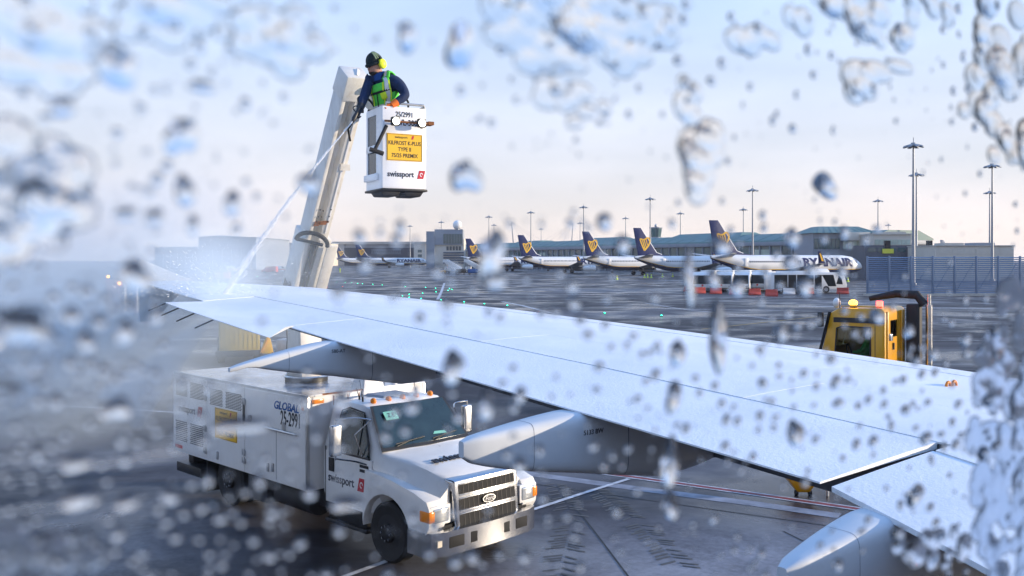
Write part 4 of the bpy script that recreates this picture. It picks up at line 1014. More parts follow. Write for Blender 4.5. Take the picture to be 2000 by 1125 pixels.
# gloves: cuff, palm, four fingers and a thumb closed round what they hold
def glove(name, wr_, ha_, curl, m_hand, m_cuff, el_):
    ax = (ha_ - wr_).normalized(); cu = Vector(curl); cu = (cu - ax * cu.dot(ax)).normalized(); sd = ax.cross(cu).normalized()
    g = part(name, B().loft([[wr_ + ax * t + (cu * math.cos(q) * th + sd * math.sin(q) * w) for q in [k * 2 * math.pi / 12 for k in range(12)]] for t, w, th in ((-.01, .035, .03), (.03, .045, .03), (.075, .050, .028), (.10, .045, .022))]), m_hand, per, 60)
    for k, ln in enumerate((0.030, 0.036, 0.033, 0.026)):
        s0 = wr_ + ax * 0.095 + sd * (-0.036 + 0.024 * k)
        part('finger', B().tube([s0, s0 + ax * ln + cu * 0.006, s0 + ax * ln * 1.3 + cu * ln, s0 + ax * ln * 0.6 + cu * ln * 1.7], [.0115, .011, .010, .009], 7), m_hand, g, 60)
    s0 = wr_ + ax * 0.03 - sd * 0.04
    part('thumb', B().tube([s0, s0 + ax * 0.03 - sd * 0.022 + cu * 0.012, s0 + ax * 0.055 - sd * 0.012 + cu * 0.035], [.014, .0125, .010], 7), m_hand, g, 60)
    fa = (wr_ - el_).normalized()
    part('cuff', B().cyl(wr_ - fa * 0.085, wr_ + fa * 0.02, 0.062, 14, 0.05), m_cuff, g)
glove('glove', wrR, haR, (-0.3, -0.4, -0.8), M_glove, M_glove, elR)
glove('glove', wrL, haL, (0.2, 0.3, -0.8), M_gloved, M_gloved, elL)

# spray gun held over the rim, its hose running back into the basket
gun0, gun1 = at(703, 208, 13.58), at(689, 237, 13.48)
gn = empty('spray_gun', gun0, 0, 'black spray gun pointing down from the worker\'s gloved hand', 'spray gun')
ga = (gun1 - gun0)
part('barrel', B().tube([Vector((0, 0, 0)), ga * 0.55, ga * 0.8, ga], [.026, .030, .036, .022], 12), M_blackp, gn)
part('grip', B().bar(ga * 0.30 + Vector((0.01, 0.02, 0)), ga * 0.30 + Vector((0.08, 0.05, 0.0)), 0.035, 0.05), M_blackp, gn, bevel=0.008)
part('trigger_guard', B().tube(smooth([ga * 0.1, ga * 0.05 + Vector((-0.05, 0, 0.02)), ga * 0.25 + Vector((-0.075, 0, 0.03)), ga * 0.45], 4), 0.009, 6), M_blackp, gn)
part('hose', B().tube(smooth([Vector((0, 0, 0)), Vector((-0.03, 0.06, 0.07)), Vector((-0.05, 0.18, 0.16)), Vector((0.02, 0.30, 0.20)), Vector((0.16, 0.34, 0.05)), Vector((0.25, 0.33, -0.3))]), 0.017, 8), M_black, gn)

# the jet of fluid and the mist it throws up
def vol_mat(name, dens, noise_amt=0.0, scale=2.0, colr=(0.82, 0.92, 1.0), aniso=0.0, soft=False, power=1.0):
    m = bpy.data.materials.new(name); m.use_nodes = True; n, l = m.node_tree.nodes, m.node_tree.links
    n.remove(n['Principled BSDF']); pv = n.new('ShaderNodeVolumePrincipled')
    pv.inputs['Color'].default_value = tuple(colr) + (1,); pv.inputs['Density'].default_value = dens; pv.inputs['Anisotropy'].default_value = aniso
    l.new(pv.outputs[0], n['Material Output'].inputs['Volume'])
    if soft:
        t = n.new('ShaderNodeTexCoord'); ln = n.new('ShaderNodeVectorMath'); ln.operation = 'LENGTH'; l.new(t.outputs['Object'], ln.inputs[0])
        r = n.new('ShaderNodeMapRange'); r.interpolation_type = 'SMOOTHSTEP'; r.inputs['From Min'].default_value = 1.0; r.inputs['From Max'].default_value = 0.15; r.inputs['To Max'].default_value = dens
        l.new(ln.outputs['Value'], r.inputs['Value'])
        z = n.new('ShaderNodeTexNoise'); z.inputs['Scale'].default_value = scale; z.inputs['Detail'].default_value = 3; l.new(t.outputs['Object'], z.inputs['Vector'])
        r2 = n.new('ShaderNodeMapRange'); r2.inputs['From Min'].default_value = 0.32; r2.inputs['From Max'].default_value = 0.68; r2.inputs['To Min'].default_value = 1 - noise_amt; r2.inputs['To Max'].default_value = 1 + noise_amt * 0.5
        l.new(z.outputs['Fac'], r2.inputs['Value'])
        k = n.new('ShaderNodeMath'); k.operation = 'MULTIPLY'; l.new(r.outputs[0], k.inputs[0]); l.new(r2.outputs[0], k.inputs[1])
        l.new(k.outputs[0], pv.inputs['Density'])
    return m
jd, jw = wing_hit(438, 578)
jend = OUT * jd + FWD * jw; jend.z = zref(jd) + 0.02
jb_ = B(); N = 14; rings = []; ax = (jend - gun1).normalized(); xx = ax.cross(Vector((0, 0, 1))).normalized(); yy = xx.cross(ax)
for i in range(N + 1):
    s_ = i / N; c = gun1.lerp(jend, s_) + Vector((0, 0, 0.18 * math.sin(math.pi * s_) * 0.5)); r_ = 0.014 + 0.040 * s_ ** 1.5
    rings.append([c + xx * r_ * math.cos(k * math.pi / 5) + yy * r_ * math.sin(k * math.pi / 5) for k in range(10)])
rj = random.Random(5); jb_ = B()
def streak(b, c, ax, ln, r):                       # one elongated drop of flying fluid
    x = ax.orthogonal().normalized() * r; y = ax.cross(x).normalized() * r
    b.add([c - ax * ln, c + x, c + y, c - x, c - y, c + ax * ln], [(0,2,1),(0,3,2),(0,4,3),(0,1,4),(5,1,2),(5,2,3),(5,3,4),(5,4,1)])
jax = (jend - gun1).normalized()
for i in range(2600):
    s_ = rj.random() ** 0.9; c = gun1.lerp(jend, s_) + Vector((0, 0, 0.09 * math.sin(math.pi * s_))); r_ = 0.008 + 0.055 * s_ ** 1.4; t_, q_ = rj.uniform(0, 6.28), rj.gauss(0, 0.5) * r_
    streak(jb_, c + xx * q_ * math.cos(t_) + yy * q_ * math.sin(t_), jax, rj.uniform(0.02, 0.07), rj.uniform(0.0012, 0.0035))
for i in range(1500):                              # splash round the point of impact
    v_ = Vector((rj.gauss(-0.25, 0.55), rj.gauss(-0.2, 0.4), abs(rj.gauss(0, 0.28)))); streak(jb_, jend + v_, v_.normalized(), rj.uniform(0.006, 0.025), rj.uniform(0.0015, 0.004))
M_spray = mat('white_spray_drops', (0.93, 0.95, 0.97), 0.35, var=0.02)
jet = part('spray_jet', jb_, M_spray, smooth=0)
tag(jet, 'thin white jet of de-icing fluid from gun down to wing', 'spray', kind='stuff')
# fluid running off the trailing edge in a fan of spray
r1, r2_ = at(425, 598, 10.6), at(230, 805, 9.6)
ax = (r2_ - r1).normalized(); xx = ax.cross(Vector((0, 0, 1))).normalized(); yy = xx.cross(ax); rings = []
for i in range(9):
    s_ = i / 8; c = r1.lerp(r2_, s_); r_ = 0.05 + 0.26 * s_
    rings.append([c + xx * r_ * math.cos(k * math.pi / 5) + yy * r_ * math.sin(k * math.pi / 5) for k in range(10)])
ro = part('spray_runoff', B().loft(rings), vol_mat('spray_runoff', 0.9))
tag(ro, 'fan of fluid spray blowing off the wing trailing edge', 'spray', kind='stuff')
def mist(loc, scl, dens, seed, label):
    o = part('mist', B().ball((0, 0, 0), 1.0, nu=24, nv=14), vol_mat('mist_%d' % seed, dens, 0.75, 2.2, soft=True))
    o.location = loc; o.scale = scl; o.rotation_euler = (0, 0, seed * 0.7)
    tag(o, label, 'mist', kind='stuff')
mist(jend + Vector((-0.15, -0.1, 0.25)), (1.1, 0.9, 0.7), 0.95, 3, 'bright burst of spray where the jet strikes the wing')
mist(at(270, 560, 14.5) + Vector((-0.5, 0, 0.0)), (4.4, 3.8, 3.0), 0.42, 1, 'pale cloud of spray mist hanging round the wing tip')
mist(at(110, 665, 13.0) + Vector((-1.5, 0, 0)), (5.0, 4.6, 1.95), 0.34, 2, 'pale blue spray mist drifting low behind the wing')

# ------------------------------------------------------------------ airliners across the apron
def stroke(b, pts, w, y):                     # flat band in the xz plane at depth y
    for (x0, z0), (x1, z1) in zip(pts, pts[1:]):
        t = Vector((x1 - x0, z1 - z0)).normalized(); s = Vector((-t.y, t.x)) * w / 2
        b.add([(x0 + s.x, y, z0 + s.y), (x1 + s.x, y, z1 + s.y), (x1 - s.x, y, z1 - s.y), (x0 - s.x, y, z0 - s.y)], [(0, 1, 2, 3)])
FUS = [(0.4, .25, .32, 5.0), (1.5, .55, .65, 4.85), (3, .85, 1.0, 4.6), (5, 1.17, 1.33, 4.25), (7, 1.48, 1.62, 3.92), (9, 1.72, 1.84, 3.62), (11, 1.86, 1.97, 3.47), (14, 1.88, 2.0, 3.45), (22, 1.88, 2.0, 3.45),
       (30, 1.88, 2.0, 3.45), (34, 1.88, 2.0, 3.43), (36, 1.74, 1.84, 3.33), (37.4, 1.42, 1.47, 3.18), (38.5, .93, .97, 3.02), (39.1, .45, .48, 2.92), (39.4, .12, .13, 2.88)]
def fus_at(x):
    for a, c in zip(FUS, FUS[1:]):
        if a[0] <= x <= c[0]:
            k = (x - a[0]) / (c[0] - a[0]); return [a[i] + (c[i] - a[i]) * k for i in range(1, 4)]
    return FUS[-1][1:]
def airliner(livery):
    root = empty('parked_airliner', (0, 0, 0))
    cU, cB, cF = {'navy': (M_planew, M_navy, M_navy), 'green': (M_planew, M_planew, M_greenp), 'grey': (M_planew, M_greyclad, M_greyclad)}[livery]
    def band(name, a0, a1, m, grow=0.0, n=10):
        rows = []
        for x, ry, rz, zc in FUS:
            lift = R(26) * max(0.0, 1 - x / 12.0) if livery == 'navy' else 0
            rows.append([(x, math.sin(R(a) if abs(a) < 1 or abs(a) > 179 else R(a)) * (ry + grow), zc - math.cos(R(a)) * (rz + grow)) for a in [a0 + (a1 - a0) * k / n for k in range(n + 1)]])
        return part(name, B().loft(rows, cap=False, closed=False), m, root, 60)
    band('fuselage', 62, 298, cU, n=20)
    band('belly', -58, 58, cB, n=14)
    if livery == 'navy':
        for s in (-1, 1): band('cheat_stripe', s * 57.5, s * 62.5, M_ygold, 0.01, 2)
    fin = [(0.0, 12.5), (2.05, 12.5), (6.6, 6.3), (8.2, 5.75), (11.5, 5.38), (11.0, 5.0), (2.4, 5.0), (1.35, 5.5)]
    fn = part('tail_fin', B().prism(fin, 'y', -0.16, 0.16), cF, root, 30, bevel=0.05)
    part('fin_lit_leading_edge', B().loft([[(2.02, -.12, 12.5), (2.18, 0, 12.5), (2.02, .12, 12.5)], [(6.6, -.17, 6.3), (6.85, 0, 6.35), (6.6, .17, 6.3)], [(8.2, -.17, 5.75), (8.4, 0, 5.85), (8.2, .17, 5.75)]]), M_planew, fn)  # leading-edge strip, its sunlit brightness put into the white colour
    if livery == 'navy':
        for y in (-0.185, 0.185):
            b = B(); ox, oz, sx, sz = 1.75, 6.75, 3.0, 3.35
            T = lambda q: [(ox + x * sx, oz + z * sz) for x, z in q]
            stroke(b, T([(0.0, .86), (.15, .88), (.3, .82), (.5, .86), (.72, .98), (.95, .95)]), 0.36, y)
            stroke(b, T([(.86, .98), (.97, .80), (.95, .58), (.82, .36), (.62, .17), (.44, .0)]), 0.40, y)
            stroke(b, T([(.02, .86), (.22, .42), (.45, .0)]), 0.34, y)
            stroke(b, T([(.24, .84), (.36, .50), (.50, .14)]), 0.26, y); stroke(b, T([(.42, .84), (.52, .52), (.62, .26)]), 0.24, y); stroke(b, T([(.60, .90), (.68, .62), (.74, .40)]), 0.22, y)
            part('harp_emblem', b, M_ygold, fn, smooth=0)
        vs, fs = text_verts('RYANAIR', 2.5, 0.045, 0.0, xs=1.0); kx = 13.2 / (max(v[0] for v in vs) - min(v[0] for v in vs))
        bm_ = bmesh.new(); bv = [bm_.verts.new((v[0] * kx, v[1], 0)) for v in vs]
        for f in fs: bm_.faces.new([bv[q] for q in f])
        for q in range(-9, 10):                       # slice the letters so that they can follow the round fuselage
            bmesh.ops.bisect_plane(bm_, geom=bm_.verts[:] + bm_.edges[:] + bm_.faces[:], plane_co=(0, q * 0.12, 0), plane_no=(0, 1, 0))
        bm_.verts.index_update(); vs = [tuple(v.co) for v in bm_.verts]; fs = [tuple(v.index for v in f.verts) for f in bm_.faces]; bm_.free()
        for s in (-1,):
            vv = []
            for x, z, _ in vs:
                X, Z = 28.6 + x, 3.85 + z * 0.95; ry, rz, zc = fus_at(min(39, X)); k = max(-0.98, min(0.98, (Z - zc) / rz))
                vv.append((X, s * (ry * math.sqrt(1 - k * k) + 0.05), Z))
            part('fuselage_lettering', B().add(vv, fs), M_navy, root, smooth=0)
        b = B(); hx = 35.7
        for q in ([(0, .9), (.5, .95), (1, .9), (.9, .4), (.45, 0)], [(0, .9), (.45, 0)], [(.35, .9), (.55, .25)], [(.65, .9), (.75, .5)]):
            stroke(b, [(hx + x * 0.95, 3.25 + z * 1.25) for x, z in q], 0.10, -1.62)
        part('nose_emblem', b, M_navy, root, smooth=0)
    b = B()
    for k in range(44):
        x = 8.8 + k * 0.5; ry, rz, zc = fus_at(x); Z = 4.05; kk = (Z - zc) / rz
        if livery == 'navy' and x > 21.6: continue
        for s in (-1, 1):
            y = ry * math.sqrt(max(0, 1 - kk * kk)); b.box(x - .12, x + .12, s * y - .04, s * y + .04, Z - .17, Z + .17)
    w = part('cabin_windows', b, M_slot, root, smooth=0); w['kind'] = 'stuff'
    part('cockpit_glass', B().add([(36.9, -1.43, 3.75), (37.9, -1.05, 3.6), (38.35, -.45, 3.55), (38.35, .45, 3.55), (37.9, 1.05, 3.6), (36.9, 1.43, 3.75), (36.7, -1.25, 4.3), (37.3, -.9, 4.25), (37.6, -.4, 4.2), (37.6, .4, 4.2), (37.3, .9, 4.25), (36.7, 1.25, 4.3)], [(i, i+1, i+7, i+6) for i in range(5)]), M_glassd, root)
    for x in (8.0, 35.4):
        ry, rz, zc = fus_at(x); part('cabin_door', B().box(x - .42, x + .42, -ry - .01, -ry + .3, zc - .7, zc + 1.0), M_cream if livery != 'navy' else M_planew, root, bevel=0.06)
    for s in (-1, 1):
        part('tailplane', B().loft([[(5.2, s*.5, 5.0), (3.0, s*.5, 5.15), (1.2, s*.5, 5.0), (3.0, s*.5, 4.85)], [(1.7, s*7.1, 5.75), (1.0, s*7.1, 5.82), (.1, s*7.1, 5.75), (1.0, s*7.1, 5.68)]]), M_engine, root, 30)
        wg = part('main_wing', B().loft([[(25.2, s*1.5, 2.2), (21, s*1.5, 2.55), (17.0, s*1.5, 2.3), (21, s*1.5, 1.75)], [(20.6, s*6, 2.7), (18.8, s*6, 2.9), (16.4, s*6, 2.75), (18.8, s*6, 2.4)], [(14.9, s*17, 3.7), (14.1, s*17, 3.78), (13.2, s*17, 3.72), (14.1, s*17, 3.62)]]), M_engine, root, 30)
        part('winglet', B().loft([[(14.9, s*17, 3.7), (14.0, s*17.08, 3.74), (13.2, s*17, 3.72), (14.0, s*16.92, 3.68)], [(13.2, s*17.6, 6.1), (12.9, s*17.65, 6.1), (12.5, s*17.6, 6.1), (12.9, s*17.55, 6.1)]]), M_navy if livery == 'navy' else cF, wg, 30)
        part('winglet_flash', B().add([(14.2, s*17.2 - .12, 4.2), (13.7, s*17.2 - .12, 4.2), (12.9, s*17.5 - .12, 5.7), (13.15, s*17.5 - .12, 5.7)], [(0,1,2,3)]), M_ygold if livery == 'navy' else cF, wg, smooth=0)
        n = 18; pr = [(21.0, .55), (22.0, .85), (23.5, 1.02), (25.0, 1.05), (25.6, .98), (25.65, .86), (25.2, .80)]
        en = part('engine', B().loft([[(x, s*4.85 + r_ * math.cos(2*math.pi*k/n), 1.62 + r_ * 0.97 * math.sin(2*math.pi*k/n)) for k in range(n)] for x, r_ in pr]), M_planew, root, 40)
        part('engine_fan', B().cyl((25.15, s*4.85, 1.62), (25.22, s*4.85, 1.62), .80, 18), M_dark, en)
        part('pylon', B().box(19.8, 24.0, s*4.85 - .12, s*4.85 + .12, 2.2, 2.75), M_engine, en)
        mg = part('main_gear', B().cyl((18.2, s*2.86, 0.6), (18.2, s*2.7, 2.3), .13, 8), M_steel, root)
        for dy in (-.24, .24): part('tyre', B().cyl((18.2, s*2.86 + dy - .17, 0.56), (18.2, s*2.86 + dy + .17, 0.56), .56, 16), M_black, mg)
    ng = part('nose_gear', B().cyl((34.6, 0, 0.4), (34.8, 0, 1.8), .10, 8), M_steel, root)
    for dy in (-.18, .18): part('tyre', B().cyl((34.6, dy - .1, .36), (34.6, dy + .1, .36), .36, 14), M_black, ng)
    return root
A0 = airliner('navy')
planes = [(1397, 430, 22, 'nearest airliner with navy harp tail and full lettering, behind the apron buses'),
          (1249, 445, 22, 'airliner with navy harp tail, second from the right among five along the terminal'),
          (1149, 452, 22, 'airliner with navy harp tail standing in the middle of the five along the terminal'),
          (1023, 459, 22, 'airliner with navy harp tail, second from the left among five along the terminal'),
          (921, 466, 22, 'airliner with navy harp tail furthest along the terminal, by the boarding stairs'),
          (706, 478, 12, 'airliner with navy harp tail and lettering parked across the dark hangar door'),
          (668, 483, 16, 'airliner with navy harp tail mostly hidden beside the hangar and boom')]
for i, (u, vt, hd_, lab) in enumerate(planes):
    o = A0 if i == 0 else copy_tree(A0)
    D = 14400.0 / (HY - vt)
    o.location = ((u - 12 - 1000) * D / FPX, D, 0); o.rotation_euler = (0, 0, R(hd_)); tag(o, lab, 'airliner', 'airliners with navy harp tails')
AG = airliner('green'); D = 620; AG.location = ((382 - 1000) * D / FPX, D, 0); AG.rotation_euler = (0, 0, R(40)); tag(AG, 'small green tailed airliner half lost in the spray mist', 'airliner')
AX = airliner('grey'); D = 560; AX.location = ((1836 - 1000) * D / FPX, D, 4.0); AX.rotation_euler = (0, 0, R(10)); tag(AX, 'airliner whose grey tail fin shows above the low cream building', 'airliner')

# ------------------------------------------------------------------ buildings
pA, pB = Vector(((930 - 1000) * 498 / FPX, 498, 0)), Vector(((1700 - 1000) * 266 / FPX, 266, 0))
pl = (pB - pA); PL = pl.length; pang = math.atan2(pl.y, pl.x)
pier = empty('terminal_pier', pA, pang, 'long terminal pier with green copper roof and dark glass front', 'terminal')
# local: x along the pier, -y towards the apron
part('base_wall', B().box(-30, PL, 0.0, 26, 0, 9.0), M_dgrey, pier)
part('fascia', B().box(-30.5, PL + 0.5, -0.9, 26, 9.0, 10.3), M_greyclad, pier, bevel=0.1)
part('ledge', B().box(-30, PL, -0.5, 0.0, 4.4, 5.0), M_greyclad, pier)
part('roof', B().prism([(-0.9, 10.3), (-0.6, 10.8), (7, 13.2), (20, 13.2), (26.6, 10.8), (26.6, 10.3)], 'x', -30.5, PL + 0.5), M_greenroof, pier, 25)
npn = 60
for k in range(npn):
    x0 = -29 + (PL + 28) * k / npn; x1 = x0 + (PL + 28) / npn - 0.5
    part('glass_panel', B().box(x0, x1, -0.12, 0.02, 5.2, 8.8), M_bglass, pier)
    if k % 3 != 1: part('glass_panel', B().box(x0, x1, -0.12, 0.02, 0.9, 4.2), M_bglass, pier)
    part('column', B().box(x1 + 0.1, x1 + 0.42, -0.6, -0.14, 0, 9.0), M_greyclad, pier)
for k in range(40):
    x = -28 + (PL + 26) * k / 40
    part('roof_rib', B().bar((x, -0.62, 10.85), (x, 7.0, 13.26), 0.16, 0.10), M_greenroof, pier, smooth=0)
for x0, x1, h in ((30, 62, 13.9), (92, 128, 14.1), (160, 205, 14.2)):
    part('raised_roof', B().hexa([(x0, 1.0, 11.2), (x1, 1.0, 11.2), (x1, 20, 11.2), (x0, 20, 11.2), (x0 + 5, 8, h), (x1 - 5, 8, h), (x1 - 5, 14, h), (x0 + 5, 14, h)]), M_greenroof, pier, 20)
for x, z, w_ in ((70, 6.6, 5), (120, 6.4, 6), (215, 6.6, 7), (225, 2.6, 4)):
    part('lit_window', B().box(x, x + w_, -0.2, -0.1, z - 1.0, z + 1.2), M_bglassl, pier)

def block(name, u0, u1, D, z1, depth, m, label, cat, z0=0.0):
    x0, x1 = (u0 - 1000) * D / FPX, (u1 - 1000) * D / FPX
    e = empty(name, ((x0 + x1) / 2, D, 0), 0, label, cat)
    w = part('wall', B().box(x0 - (x0+x1)/2, x1 - (x0+x1)/2, 0, depth, z0, z1), m, e)
    e['w'] = (x1 - x0) / 2
    return e, (x1 - x0) / 2
def zy(v, D): return EYE - (v - HY) * D / FPX
# pavilion at the near end of the pier
D = 236; e, w = block('pier_pavilion', 1588, 1712, D, zy(455, D), 16, M_greyclad, 'pavilion with hipped green roof rising over the terminal end', 'building')
zt_ = zy(455, D); part('roof', B().hexa([(-w - .6, -1, zt_), (w + .6, -1, zt_), (w + .6, 17, zt_), (-w - .6, 17, zt_), (-w + 3, 5, zy(441, D)), (w - 3, 5, zy(441, D)), (w - 3, 11, zy(441, D)), (-w + 3, 11, zy(441, D))]), M_greenroof, e, 20)
for k in range(9):
    x = -w + 2 * w * (k + .5) / 9
    part('roof_rib', B().bar((x, -0.95, zt_ + .05), (x * 0.72, 4.8, zy(441.5, D)), 0.14, 0.1), M_greenroof, e, smooth=0)
part('cream_block', B().box(-w + 6.8, w - 2.6, -2.4, 0, zy(470, D), zy(454, D)), M_cream, e, bevel=0.05)
for k in range(5):
    x0 = -w + 7.2 + k * 1.2; part('window', B().box(x0, x0 + 1.05, -1.6, -1.5, zy(486, D), zy(471, D)), M_bglassl, e)
for k in range(6):
    x0 = -w + 0.3 + k * 1.1; part('window', B().box(x0, x0 + 0.95, -0.2, 0, zy(486, D), zy(466, D)), M_bglass, e)
D = 225; e, w = block('terminal_annex', 1706, 1780, D, zy(458, D), 12, M_cream, 'cream terminal annex with ribbon window beside the green pavilion', 'building')
for k in range(8):
    x0 = -w + 0.3 + k * (2 * w - .5) / 8; part('window', B().box(x0, x0 + (2*w-.5)/8 - .12, -0.1, .02, zy(478, D), zy(468, D)), M_bglassl, e)
part('parapet', B().box(-w - .2, w + .2, -.4, 12.2, zy(458, D), zy(456, D)), M_cream, e)
part('plant_room', B().box(-w * .3, w * .9, 2, 9, zy(457, D), zy(452, D)), M_conc, e)
D = 215; e, w = block('jetty_building', 1690, 1830, D, zy(479, D), 8, M_dgrey, 'dark grey jetty building behind the louvred fence', 'building')
for k in range(7):
    x0 = -w + 0.6 + k * 2.3; part('window', B().box(x0, x0 + 1.9, -0.1, .02, zy(492, D), zy(484, D)), M_bglass, e)
for u in (1733, 1815):
    x = (u - 1760) * D / FPX
    part('gate_sign', B().box(x - 1.3, x + 1.3, -0.5, -0.3, zy(495, D), zy(486, D)), mat('yellow_green_sign', (0.50, 0.52, 0.05), 0.5, emit=0.1), e)
    part('sign_post', B().box(x - .6, x + .6, -0.4, 0.4, zy(486, D), zy(470, D)), M_slot, e)
D = 200; e, w = block('cream_building', 1827, 1980, D, zy(481, D), 14, M_cream, 'low cream building with flat roof behind the louvred fence', 'building')
part('parapet', B().box(-w - .15, w + .15, -.25, 14.2, zy(481, D), zy(479, D)), M_conc, e)
for k in range(6):
    x0 = -w + 1 + k * 2.6; part('panel', B().box(x0, x0 + 2.5, -.06, 0.02, zy(496, D), zy(484, D)), M_cream, e)
part('plant_room', B().box(-w * .6, -w * .1, 3, 8, zy(479, D), zy(474, D)), M_conc, e)
part('plant_room', B().box(w * .2, w * .7, 3, 8, zy(479, D), zy(473.5, D)), M_greyclad, e)
# hangar with the open dark door
D = 690; e, w = block('hangar', 652, 832, D, zy(473, D), 60, M_greyclad, 'wide grey hangar with open dark doorway behind two airliners', 'hangar')
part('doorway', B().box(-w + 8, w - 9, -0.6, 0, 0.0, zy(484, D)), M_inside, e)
part('roof_beam', B().box(-w - 1, w + 1, -2.0, 2, zy(477, D), zy(472, D)), M_conc, e)
for k in range(14):
    x = -w + 28 + k * 1.6
    part('truss', B().bar((x, -.9, zy(486, D)), (x + 1.6, -.9, zy(497, D)), .25, .2).bar((x + 1.6, -.9, zy(486, D)), (x, -.9, zy(497, D)), .25, .2), M_greyclad, e, smooth=0)
part('end_pier', B().box(w - 9, w, -1.2, 2, 0, zy(475, D)), M_cream, e)
part('end_pier', B().box(-w, -w + 8, -1.2, 2, 0, zy(475, D)), M_greyclad, e)
for k in range(3): part('window', B().box(w - 6, w - 3, -1.4, -1.2, 3 + k * 3.4, 5 + k * 3.4), M_bglass, e)
# control block with the white radar dome
D = 470; e, w = block('control_block', 834, 906, D, zy(466, D), 18, M_cream, 'stepped grey and cream control block below the white radar dome', 'building')
xx_ = lambda u: (u - 870) * D / FPX
part('stair_tower', B().box(xx_(833), xx_(849), -1.5, 12, 0, zy(452, D)), M_greyclad, e)
part('upper_block', B().box(xx_(849), xx_(904), -0.8, 14, zy(478, D), zy(448, D)), M_greyclad, e)
for k in range(7): part('window', B().box(xx_(866 + k * 5.4), xx_(866 + k * 5.4 + 4.9), -1.0, -0.7, zy(476, D), zy(457, D)), M_bglass, e)
for k in range(5): part('window', B().box(xx_(872 + k * 6), xx_(872 + k * 6 + 4.4), -0.15, 0.05, zy(489, D), zy(481, D)), M_cloud_glass, e)
for k in range(5): part('louvre_band', B().box(xx_(866), xx_(906), -0.5, 0.05, zy(515 - k * 5, D), zy(512 - k * 5, D)), M_dgrey, e)
part('dome_stand', B().cyl((xx_(892), 6, zy(450, D)), (xx_(892), 6, zy(444, D)), 1.1, 10).box(xx_(886), xx_(898), 3, 9, zy(446, D), zy(445, D)), M_steel, e)
dm = part('radar_dome', B().ball((xx_(892), 6, zy(438.5, D)), 2.4, nu=20, nv=12), M_planew, e, 60)
# hazy hangars on the left
D = 400; e, w = block('pale_hangar', 388, 500, D, zy(463, D), 60, M_greyclad, 'tall pale hangar fading into the spray mist', 'hangar')
part('roof', B().prism([(-w - 1, zy(463, D)), (-w * .2, zy(460, D)), (w + 1, zy(464, D))], 'y', -1, 60), M_greyclad, e)
part('doorway', B().box(-w * .8, w * .85, -.4, 0, 0, zy(486, D)), M_dgrey, e)
for k in range(5): part('door_leaf', B().box(-w * .8 + k * w * .33, -w * .8 + (k + .93) * w * .33, -.8, -.4, 0, zy(487, D)), M_greyclad, e)
D = 420; e, w = block('low_hangar', 302, 392, D, zy(484, D), 40, M_dgrey, 'long low grey hangar beside the wing tip fence', 'hangar')
part('roof_edge', B().box(-w - .5, w + .5, -.6, 40, zy(484, D), zy(482, D)), M_greyclad, e)
for k in range(6): part('door_leaf', B().box(-w + .8 + k * w * .32, -w + .8 + (k + .92) * w * .32, -.3, 0.02, 0, zy(495, D)), M_greyclad, e)
D = 660; e, w = block('cream_hangar', 508, 646, D, zy(476, D), 50, M_cream, 'cream hangar with red door and window band left of the boom', 'hangar')
part('roof_edge', B().box(-w - .5, w + .5, -.6, 50, zy(476, D), zy(474, D)), M_greyclad, e)
part('lean_to', B().prism([(-6, 0), (0, 0), (0, zy(490, D)), (-6, zy(500, D))], 'x', -w + 1, w - 4), M_greyclad, e)
for k in range(12): part('window', B().box(-w + 2 + k * 2.4, -w + 4 + k * 2.4, -6.1, -5.9, zy(511, D), zy(505, D)), M_cloud_glass, e)
part('red_door', B().box(-w + 1.5, -w + 9, -6.2, -5.95, 0, zy(514, D)), M_barr, e)
part('roof_plant', B().box(-w * .1, w * .25, 4, 12, zy(474, D), zy(469, D)), M_conc, e)
# control tower and the leaning stadium masts behind the pier
D = 430; e = empty('control_tower', at(1281, 507, D) * 1.0, 0, 'small control tower with glazed top behind the terminal roof', 'tower'); e.location.z = 0
z0_, z1_ = zy(463, D), zy(446, D)
part('shaft', B().cyl((0, 0, 0), (0, 0, z0_), 1.9, 12), M_conc, e)
part('glazed_cab', B().cyl((0, 0, z0_), (0, 0, z1_), 2.3, 10, 2.9), M_bglass, e, 20)
part('cab_roof', B().cyl((0, 0, z1_), (0, 0, z1_ + .5), 3.1, 10).cyl((0, 0, z0_ - .5), (0, 0, z0_), 2.7, 10), M_greyclad, e, 20)
part('aerial', B().cyl((0, 0, z1_ + .5), (0, 0, zy(436, D)), .25, 6, .1).ball((0, 0, z1_ + 1.2), .7), M_steel, e)
for u0, v0, u1, v1, lab in ((1006, 474, 999, 433, 'thin leaning stadium mast seen beyond the terminal, over the left tails'), (1114, 474, 1119, 436, 'thin leaning stadium mast seen beyond the terminal, nearer the middle tail')):
    D = 1000; p0, p1 = at(u0, v0, D), at(u1, v1, D); e = empty('stadium_mast', Vector((p0.x, D, 0)), 0, lab, 'mast', 'leaning stadium masts')
    sg = 1 if u1 < u0 else -1; up_ = p1 - e.location; base_ = up_ * -0.0
    part('pylon', B().cyl(Vector((0, 0, 0)), up_, .9, 8, .35), M_mast, e)
    for k in range(4): part('cable', B().cyl(up_, Vector((sg * (8 + 7 * k), 0, zy(470, D))), .09, 5), M_mast, e)

